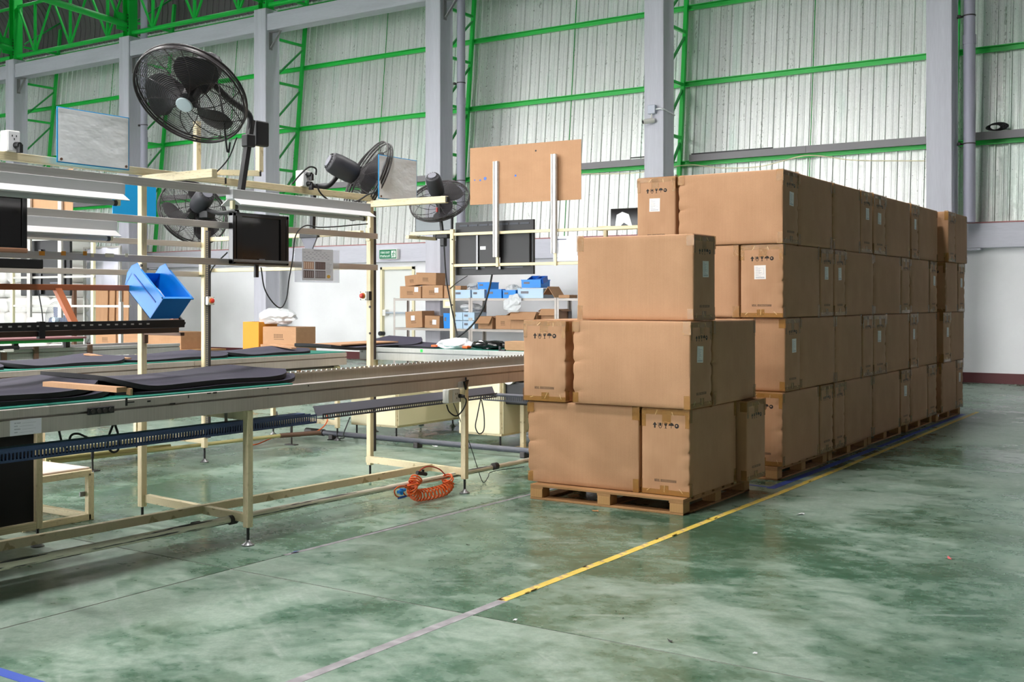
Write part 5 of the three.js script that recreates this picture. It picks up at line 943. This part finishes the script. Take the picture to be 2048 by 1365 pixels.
function smallCarton(x0, x1, y0, h, z, d, label, { turn = 0, paper = null, open = 0, mat: mm = M.card, ink = true, roll = 0 } = {}) {
  const t = thing('small_carton', label, 'box', [(x0 + x1) / 2, y0, z - d / 2], turn); const w = x1 - x0; t.rotation.z = roll;
  if (open) {
    const th = .006; part('bottom', bx(w, th, d, 0, th / 2, 0), M.cardIn, t); part('wall', bx(w, h, th, 0, h / 2, d / 2 - th / 2), mm, t); part('wall', bx(w, h, th, 0, h / 2, -d / 2 + th / 2), M.cardIn, t); part('wall', bx(th, h, d - th * 2, -w / 2 + th / 2, h / 2, 0), mm, t); part('wall', bx(th, h, d - th * 2, w / 2 - th / 2, h / 2, 0), mm, t);
    const flap = (wd, len, a, fx) => { const g = bx(wd, th, len, 0, 0, len / 2); g.rotateX(a); g.translate(0, h, d / 2); if (fx) { g.rotateY(fx); } return g; };
    part('flap', flap(w * .98, d * .45, .9), mm, t); { const g = bx(w * .22, th, d * .94, w * .11, 0, 0); g.rotateZ(-.5); g.translate(w / 2, h, 0); part('flap', g, mm, t); const k = bx(w * .22, th, d * .94, -w * .11, 0, 0); k.rotateZ(.5); k.translate(-w / 2, h, 0); part('flap', k, mm, t); }
  } else { part('body', rbx(w, h, d, .006, 0, h / 2, 0), mm, t); part('lid_seam', bx(w * .98, .002, .012, 0, h + .0005, 0), M.brown, t); }
  if (ink && !open) { const g = new THREE.PlaneGeometry(w * .7, h * .7); g.translate(0, h * .46, d / 2 + .0012); part('print', g, inkMat, t); }
  if (paper) part('paper_label', bx(.10, .10, .001, paper[0] * w, paper[1] * h, d / 2 + .002), M.paper, t);
  return t;
}
function smallBin(x0, x1, y0, h, z, d, m, label, { fill = 0, roll = 0, turn = 0 } = {}) {
  const w = x1 - x0, t = thing('plastic_bin', label, 'bin', [(x0 + x1) / 2, y0, z - d / 2], turn), th = .006; t.rotation.x = roll;
  part('base', bx(w * .92, th, d * .92, 0, th / 2, 0), m, t);
  for (const s of [-1, 1]) { const g = bx(w, h, th, 0, h / 2, 0); g.rotateX(s * .05); g.translate(0, 0, s * d * .47); part('wall', g, m, t); const k = bx(th, h, d * .94, 0, h / 2, 0); k.rotateZ(-s * .05); k.translate(s * w * .47, 0, 0); part('wall', k, m, t); }
  part('rim', [bx(w * 1.04, .014, .012, 0, h, d * .5), bx(w * 1.04, .014, .012, 0, h, -d * .5), bx(.012, .014, d, w * .5, h, 0), bx(.012, .014, d, -w * .5, h, 0)], m, t);
  part('grip_recess', bx(w * .3, h * .25, .003, -w * .22, h * .62, d * .5 + .004), M.ductGrey, t); if (fill) part('contents', rbx(w * .8, h * .5, d * .8, .02, 0, h * .72, 0), fill, t);
  return t;
}
const T1 = 1.392, T2 = .782;
smallCarton(-15.30, -14.74, T1, .25, -18.62, .42, 'printed carton at the left end of the upper shelf', { paper: [.28, .72] });
smallCarton(-14.70, -14.17, T1, .265, -18.62, .42, 'carton with label in its middle, second on the upper shelf', { paper: [.2, .62] });
smallCarton(-14.14, -13.72, T1, .25, -18.64, .40, 'carton behind the cream post, third on the upper shelf');
smallCarton(-15.22, -14.84, T1 + .262, .22, -18.70, .30, 'tilted small carton lying on the first carton of the upper shelf', { roll: .09 });
smallCarton(-14.90, -14.38, T1 + .275, .25, -18.66, .32, 'carton stacked over the second one on the upper shelf', { roll: -.03 });
const pb = 'pale blue bin';
smallBin(-13.88, -13.47, T1, .16, -18.62, .42, M.paleBlue, 'pale blue bin on the upper shelf right of the cream post');
smallBin(-13.42, -13.12, T1, .16, -18.62, .42, M.paleBlue, 'pale blue bin under the small blue bin, upper shelf');
smallBin(-13.30, -13.0, T1 + .18, .13, -18.66, .3, M.blue, 'small blue bin with a pink packet, stacked on the upper shelf', { fill: M.pink });
smallBin(-13.05, -12.70, T1, .17, -18.62, .42, M.blue, 'bright blue bin with white papers, middle of the upper shelf', { fill: M.paper });
smallBin(-12.66, -12.36, T1, .15, -18.62, .40, M.blue, 'bright blue bin under a clear bag on the upper shelf');
smallBin(-12.30, -11.72, T1, .18, -18.62, .42, M.paleBlue, 'wide pale blue bin at the right of the upper shelf');
smallBin(-12.24, -11.80, T1 + .2, .15, -18.66, .34, M.blue, 'bright blue bin stacked on the wide pale bin, upper shelf'); smallBin(-12.12, -11.93, T1 + .285, .11, -18.7, .2, M.blueDeep, 'small dark blue bin tilted inside the top blue bin, left', { roll: .4 }); smallBin(-11.9, -11.76, T1 + .30, .10, -18.7, .18, M.blueDeep, 'small dark blue bin tilted inside the top blue bin, right', { roll: .3 });
const softBag = (c, r, label, m = M.bag, s = 3) => { const g = new THREE.IcosahedronGeometry(1, 4), p = g.attributes.position; for (let i = 0; i < p.count; i++) { const v = V(p.getX(i), p.getY(i), p.getZ(i)), k = 1 + .6 * (fbm((v.x + 2) / 4, (v.y + v.z * .5 + 2) / 4, 6, 6, 4, s) - .5) * 2; p.setXYZ(i, v.x * k * r[0], Math.max(-r[1] * .8, v.y * k * r[1]), v.z * k * r[2]); } g.computeVertexNormals(); g.translate(c[0], c[1] + r[1] * .8, c[2]); return solo('plastic_bag', g, m, label, 'bag'); };
softBag([-12.52, T1 + .07, -18.82], [.16, .11, .13], 'clear plastic bag bulging from a blue bin on the upper shelf', M.bag, 4); softBag([-13.58, T1 + .17, -18.85], [.14, .07, .12], 'clear plastic bag on the pale bins of the upper shelf', M.bag, 6);
softBag([-12.38, 1.12, -18.55], [.19, .20, .06], 'white translucent bag hanging over the open carton, second shelf', M.bag, 9);
{ const t = thing('cardboard_tent', 'folded piece of cardboard standing like a tent on the upper shelf', 'cardboard', [-11.62, T1, -18.85]); for (const s of [-1, 1]) { const g = bx(.008, .27, .4, 0, .135, 0); g.rotateZ(s * .62); g.translate(-s * -.155, 0, 0); part('leaf', g, M.card, t); } const k = smallCarton(-11.36, -11.12, T1, .06, -18.62, .3, 'flat small carton beside the cardboard tent on the upper shelf', { ink: false }); }
smallCarton(-15.14, -14.70, T2 + .0, .34, -18.62, .42, 'tilted carton with big white label, left on the second shelf', { paper: [-.05, .6], roll: .05 });
smallCarton(-14.62, -14.24, T2, .25, -18.60, .40, 'carton with label leaning beside the first, second shelf', { paper: [.15, .5], roll: -.03 });
smallBin(-14.14, -13.98, T2, .30, -18.62, .36, M.blue, 'upright dark blue packet standing between carton and pale bins');
for (const [x, y, l] of [[-13.93, 0, 'left in the lower row'], [-13.63, 0, 'right in the lower row']]) smallBin(x, x + .28, T2, .15, -18.60, .42, M.paleBlue, `pale blue bin ${l} of the stack on the second shelf`);
for (const [x, l] of [[-13.93, 'left in the upper row'], [-13.63, 'right in the upper row']]) smallBin(x, x + .28, T2 + .17, .15, -18.60, .42, M.paleBlue, `pale blue bin ${l} of the stack on the second shelf`);
softBag([-13.55, T2 + .34, -18.85], [.26, .09, .15], 'clear bag of parts heaped on the stacked pale bins', M.bag, 12);
smallCarton(-13.26, -12.92, T2, .25, -18.62, .40, 'small open carton with its flap hanging down, second shelf, left', { open: 1 });
smallCarton(-12.86, -12.50, T2, .27, -18.66, .38, 'printed carton between the two open cartons, second shelf');
smallCarton(-12.46, -11.86, T2, .34, -18.62, .42, 'large open carton with broad front flap on the second shelf', { open: 1 });
smallCarton(-11.82, -11.42, T2, .40, -18.72, .34, 'dark open carton at the right of the second shelf, blue things before it', { open: 1 });
smallBin(-11.34, -11.05, T2, .16, -18.62, .3, M.blue, 'blue bin low at the right end of the second shelf');
{ const t = thing('shelf_label', 'cream card hanging from the upper shelf edge beside the post', 'paper', [-14.0, 1.28, -18.585]); part('card', rbx(.26, .17, .003, .001, 0, 0, 0), M.creamPlain, t); part('print', bx(.19, .09, .001, .02, .0, .002), M.paper, t); }
// the shelves stand clear of the column
for (const o of scene.children.slice(shelfFrom)) { const k = 18.28 / 18.65; if (o.isMesh) o.geometry.scale(k, 1, k); else { o.position.x *= k; o.position.z *= k; } }
// exit sign over the fire door
{
  const f = canvasTex(512, 208, (c, w, h) => {
    c.fillStyle = '#0d7a53'; c.fillRect(0, 0, w, h); c.fillStyle = '#eef6f0'; c.font = 'bold 62px sans-serif'; c.textAlign = 'center'; c.fillText('FIRE EXIT', 176, 88, 300); c.font = 'bold 60px sans-serif'; c.fillText('ทางหนีไฟ', 176, 164, 280);
    c.lineWidth = 5; c.strokeStyle = '#eef6f0';
    // script strokes that stand for the second line, drawn as shapes
    c.fillStyle = '#0d7a53'; c.fillRect(20, 112, 316, 70); c.strokeStyle = '#eef6f0'; c.lineWidth = 9; const gl = [[30, 'n'], [66, 'a'], [96, 'v'], [136, 'n'], [176, 'u'], [214, 'l'], [246, 'v'], [288, 'n']]; for (const [x, k] of gl) { c.beginPath(); if (k === 'n') { c.moveTo(x, 172); c.lineTo(x, 130); c.lineTo(x + 24, 126); c.lineTo(x + 24, 172); } else if (k === 'a') { c.moveTo(x, 134); c.lineTo(x + 16, 128); c.lineTo(x + 16, 172); } else if (k === 'v') { c.moveTo(x, 132); c.lineTo(x + 14, 172); c.lineTo(x + 28, 128); } else if (k === 'u') { c.moveTo(x, 130); c.lineTo(x, 168); c.lineTo(x + 24, 168); c.lineTo(x + 24, 130); } else { c.moveTo(x + 8, 122); c.lineTo(x + 8, 172); c.lineTo(x + 20, 168); } c.stroke(); }
    c.fillStyle = '#eef6f0'; c.fillRect(356, 26, 132, 156); c.fillStyle = '#0d7a53'; c.beginPath(); c.arc(438, 54, 14, 0, 7); c.fill(); c.lineWidth = 17; c.strokeStyle = '#0d7a53'; c.lineCap = 'round'; c.beginPath(); c.moveTo(428, 80); c.lineTo(410, 116); c.lineTo(440, 134); c.lineTo(430, 168); c.moveTo(410, 116); c.lineTo(392, 150); c.lineTo(370, 152); c.moveTo(428, 80); c.lineTo(458, 92); c.lineTo(468, 112); c.moveTo(426, 82); c.lineTo(396, 86); c.lineTo(386, 106); c.stroke();
  });
  const t = thing('exit_sign', 'green FIRE EXIT sign with running figure on the grey beam over the door', 'sign', [-16.22, 2.375, -19.36]); part('case', rbx(.52, .225, .09, .008, 0, 0, 0), M.plastic, t); const g = new THREE.PlaneGeometry(.49, .2); g.translate(-.004, 0, .0465); part('sign_face', g, std({ map: f, roughness: .4 }), t);
}
// security camera on the column, floodlight coil on the channel
{
  const t = thing('security_camera', 'small white security camera under a grey junction box on the middle column', 'camera', [-9.42, 4.87, -18.78]); part('junction_box', rbx(.15, .16, .09, .008, 0, 0, .03), std({ color: col(196, 200, 216), roughness: .4 }), t); part('arm', tube([V(-.01, -.08, .03), V(-.01, -.15, .05), V(-.03, -.2, .06)], .014), M.plastic, t); part('camera_body', rod(V(.03, -.2, .02), V(-.12, -.235, .16), .045, 16), M.plastic, t); part('lens', rod(V(-.12, -.235, .16), V(-.127, -.2366, .1665), .034, 16), M.black, t);
  const c = thing('conduit', 'thin white conduit running from the camera box round the column side', 'pipe', [-9.42, 4.87, -18.78]); part('tube', tube([V(.075, 0, .03), V(.17, .0, .04), V(.215, -.01, .0), V(.225, -.03, -.2), V(.225, -.06, -.45)], .014), M.paper, c);
  const w = thing('cable_coil', 'coil of dark cable lying on the grey channel right of the last column', 'cable', [-3.72, 4.13, -19.80]); for (let k = 0; k < 4; k++) { const g = new THREE.TorusGeometry(.09 + .008 * k, .014, 8, 28); g.scale(1.25, .55, 1); g.rotateX(-.25 + k * .15); g.translate(.02 * k, .06 + .006 * k, -.02 * k); part('loop', g, M.rubber, w); }
  cable('pale twine slung along the lower cladding over the pile', [onX(1100, 326, -11.3).setZ(-19.7), onZ(1165, 348, -19.75), onZ(1270, 346, -19.75), onZ(1380, 330, -19.75), onZ(1440, 336, -19.75), onZ(1520, 333, -19.75), onZ(1606, 312, -19.75), onZ(1640, 312, -19.75), onZ(1700, 320, -19.75), onZ(1850, 322, -19.75)].slice(1), .009, M.creamPlain);
}
// ───────── the far left of the hall ─────────
{
  // station at the end of the third line
  const t = thing('station_frame', 'pale frame with aluminium profiles at the far left behind the second conveyor', 'frame'); const z = -9.0;
  for (const px of [63, 125]) { const x = onZ(px, 450, z).x; part('aluminium_profile', bx(.075, 1.75, .03, x, 2.0, z + .03), M.alu, t); }
  part('post', rspan(-14.21, -14.16, 0, 2.3, z - .02, z + .02, .004), M.creamPlain, t); part('post', rspan(-12.46, -12.41, 0, 2.3, z - .02, z + .02, .004), M.creamPlain, t); part('post', rspan(-11.75, -11.70, 0, 1.33, z + .1, z + .14, .004), M.alu, t); part('rail', rspan(-14.2, -12.4, 1.64, 1.67, z - .012, z + .012, .003), M.alu, t); part('rail', rspan(-14.2, -12.4, 2.17, 2.2, z - .012, z + .012, .003), M.alu, t); part('rail', rspan(-14.2, -11.7, 1.26, 1.29, z - .012, z + .012, .003), M.alu, t);
  const b = thing('cardboard_sheet', 'brown cardboard panel on aluminium profiles at the far left, behind the lamp', 'board', [-13.40, 2.75, z]); part('board', rbx(1.09, .62, .006, .001, 0, 0, 0), M.card, b);
  const v = thing('television', 'black television seen from the back at the far left between the rails', 'television', [-13.55, 1.78, z - .08], 0); v.rotation.y = .1; part('back_shell', rbx(.96, .74, .04, .01, 0, 0, 0), M.black, v); part('rear_bulge', rbx(.8, .42, .03, .015, 0, -.04, .03), M.black, v); part('mount_strip', rbx(.05, .6, .03, .005, -.05, -.05, .05), M.blackGloss, v); part('lower_slot', rbx(.24, .02, .006, .002, .25, -.2, .046), M.ductGrey, v);
  const s = thing('cloth_sheet', 'pale lilac sheet hanging at the far left behind the blue bin', 'sheet', [-13.07, 1.80, -9.6]); const g = new THREE.PlaneGeometry(.70, .52, 24, 12), p = g.attributes.position; for (let i = 0; i < p.count; i++) p.setZ(i, .012 * Math.sin(p.getX(i) * 22) + .008 * Math.sin(p.getX(i) * 9 + p.getY(i) * 6)); g.computeVertexNormals(); part('cloth', g, std({ color: col(224, 222, 238), roughness: .8, side: THREE.DoubleSide }), s); part('hanging_rail', bx(.8, .025, .02, 0, .265, 0), M.alu, s); for (const x of [-.38, .38]) part('leg', bx(.03, 2.04, .03, x, -.76, 0), M.alu, s);
  cable('thin black cable hanging from the far left television', [onZ(75, 570, -8.95), onZ(78, 590, -8.95), onZ(84, 625, -8.95), onZ(86, 645, -8.95)], .008);
  // stacked white bales
  const baleGeos = [0, 1, 2].map((k) => { const g0 = new RoundedBoxGeometry(.82, .36, .6, 5, .12), q = g0.attributes.position; for (let i = 0; i < q.count; i++) { const x = q.getX(i), y = q.getY(i), z2 = q.getZ(i), n = fbm((x + 1 + k * .3) / 3, (y + z2 * .6 + 1) / 3, 14, 14, 4, 33 + k) - .5; q.setXYZ(i, x * (1 + n * .10), y * (1 + n * .25), z2 + n * .10); } g0.computeVertexNormals(); return toCreasedNormals(g0, 1.2); });
  for (let r = 0; r < 8; r++) for (let c = 0; c < 6; c++) { const x = -22.85 - c * .84 + (r % 2) * .08 - .2, o = thing('bale', `white plastic-wrapped bale, ${['bottom', 'second', 'third', 'fourth', 'fifth', 'sixth', 'seventh', 'top'][r]} row, ${['first', 'second', 'third', 'fourth', 'fifth', 'sixth'][c]} from the right, far left stack`, 'bale', [x, .18 + r * .352, -16 + (rnd() - .5) * .05], (rnd() - .5) * .06, 'white bales stacked at the far left'); part('pack', baleGeos[(r + c) % 3], M.bagWhite ?? (M.bagWhite = new THREE.MeshPhysicalMaterial({ color: col(236, 233, 230), roughness: .4, bumpMap: filmBump, bumpScale: .01 })), o); }
  // brown boards leaning by the bales
  const br = thing('board_stack', 'tall brown boards leaning upright right of the white bales', 'board', [-21.75, 0, -16.1]); for (let k = 0; k < 4; k++) part('board', rbx(.5 - .04 * k, 1.72 - .03 * k, .02, .002, k * .20 - .25, .86, -.05 * k), M.card, br); br.rotation.x = -.02;
  const pst = thing('timber_post', 'dark timber post between the white bales and the brown boards', 'post', [-22.38, 0, -15.7]); part('post', rbx(.08, 1.6, .08, .004, 0, .8, 0), M.brown, pst); part('base', rbx(.3, .04, .3, .005, 0, .02, 0), M.brown, pst);
  // pedestal fan in grey-blue
  const F0 = onZ(117, 640, -12); const fn = thing('pedestal_fan', 'pedestal fan with grey-blue blades wrapped in clear plastic before the bales', 'fan', [F0.x, 0, F0.z]); const hy = F0.y; const gr = []; for (let i = 0; i < 10; i++) { const k = new THREE.TorusGeometry(.06 + i * .028, .003, 5, 36); gr.push(k); } const gg = gr.map((k, i) => k.translate(0, hy, .05 + .05 * (1 - (i / 9) ** 2))); part('guard', gg, M.steel, fn); for (let k = 0; k < 4; k++) { const gk = rbx(.13, .2, .012, .005, 0, .16, 0); gk.rotateY(.4); gk.rotateZ(k * Math.PI / 2 + .1); gk.translate(0, hy, .02); part('blade', gk, std({ color: col(96, 106, 136), roughness: .4 }), fn); } part('motor', rod(V(0, hy, -.14), V(0, hy, .02), .075, 16), M.ductDark, fn); part('hub', rod(V(0, hy, .02), V(0, hy, .1), .05, 16), M.paleBlue, fn); part('pole', rod(V(0, .04, -.08), V(0, hy, -.08), .018, 10), M.steel, fn); part('base', rod(V(0, 0, -.08), V(0, .04, -.08), .22, 24), M.ductDark, fn);
  // cartons and the blue box behind the third line
  const tb = thing('low_table', 'low trestle table behind the conveyors carrying brown cartons', 'table', [-17.9, 0, -14.3]); part('top', rbx(3.2, .03, .8, .004, 0, .425, 0), M.wood, tb); for (const x of [-1.5, 1.5]) for (const z2 of [-.35, .35]) part('leg', rbx(.05, .41, .05, .004, x, .205, z2), M.wood, tb);
  smallCarton(-19.25, -18.62, .44, .31, -13.98, .5, 'brown carton with dark printed bars left on the low table', {}); smallCarton(-18.56, -16.72, .44, .32, -13.98, .55, 'long plain brown carton right on the low table', { ink: false });
  const bb = onY(238, 700, .86); const b2 = smallBin(-12.92, -12.24, .655, .10, -9.4, .35, M.blueDeep, 'shallow deep blue tray behind the left post, beyond the second conveyor'); const st = thing('trolley', 'low trolley under the deep blue tray', 'trolley', [-12.58, 0, -9.58]); part('deck', rbx(.7, .02, .4, .003, 0, .64, 0), M.alu, st); for (const x of [-.32, .32]) for (const z2 of [-.17, .17]) part('leg', rbx(.03, .63, .03, .003, x, .315, z2), M.alu, st);
  // yellow box, cartons and bag behind the far mats
  const tb2 = thing('low_table', 'low wooden table carrying the yellow box and brown cartons', 'table', [-14.4, 0, -14.3]); part('top', rbx(1.6, .03, .8, .004, 0, .425, 0), M.wood, tb2); for (const x of [-.72, .72]) for (const z2 of [-.35, .35]) part('leg', rbx(.05, .41, .05, .004, x, .205, z2), M.wood, tb2);
  smallCarton(-15.08, -14.68, .44, .53, -13.98, .45, 'tall yellow carton behind the second conveyor', { mat: M.yellow, ink: false }); smallCarton(-14.64, -13.78, .44, .14, -13.98, .5, 'flat brown carton below the open one beside the yellow carton'); smallCarton(-14.60, -13.80, .58, .31, -14.0, .48, 'brown carton with raised lid right of the yellow carton', { paper: null });
  softBag([-14.45, .93, -14.25], [.38, .16, .2], 'white plastic bag heaped on the cartons behind the second conveyor', M.bag, 15);
}
renderer.render(scene, camera);
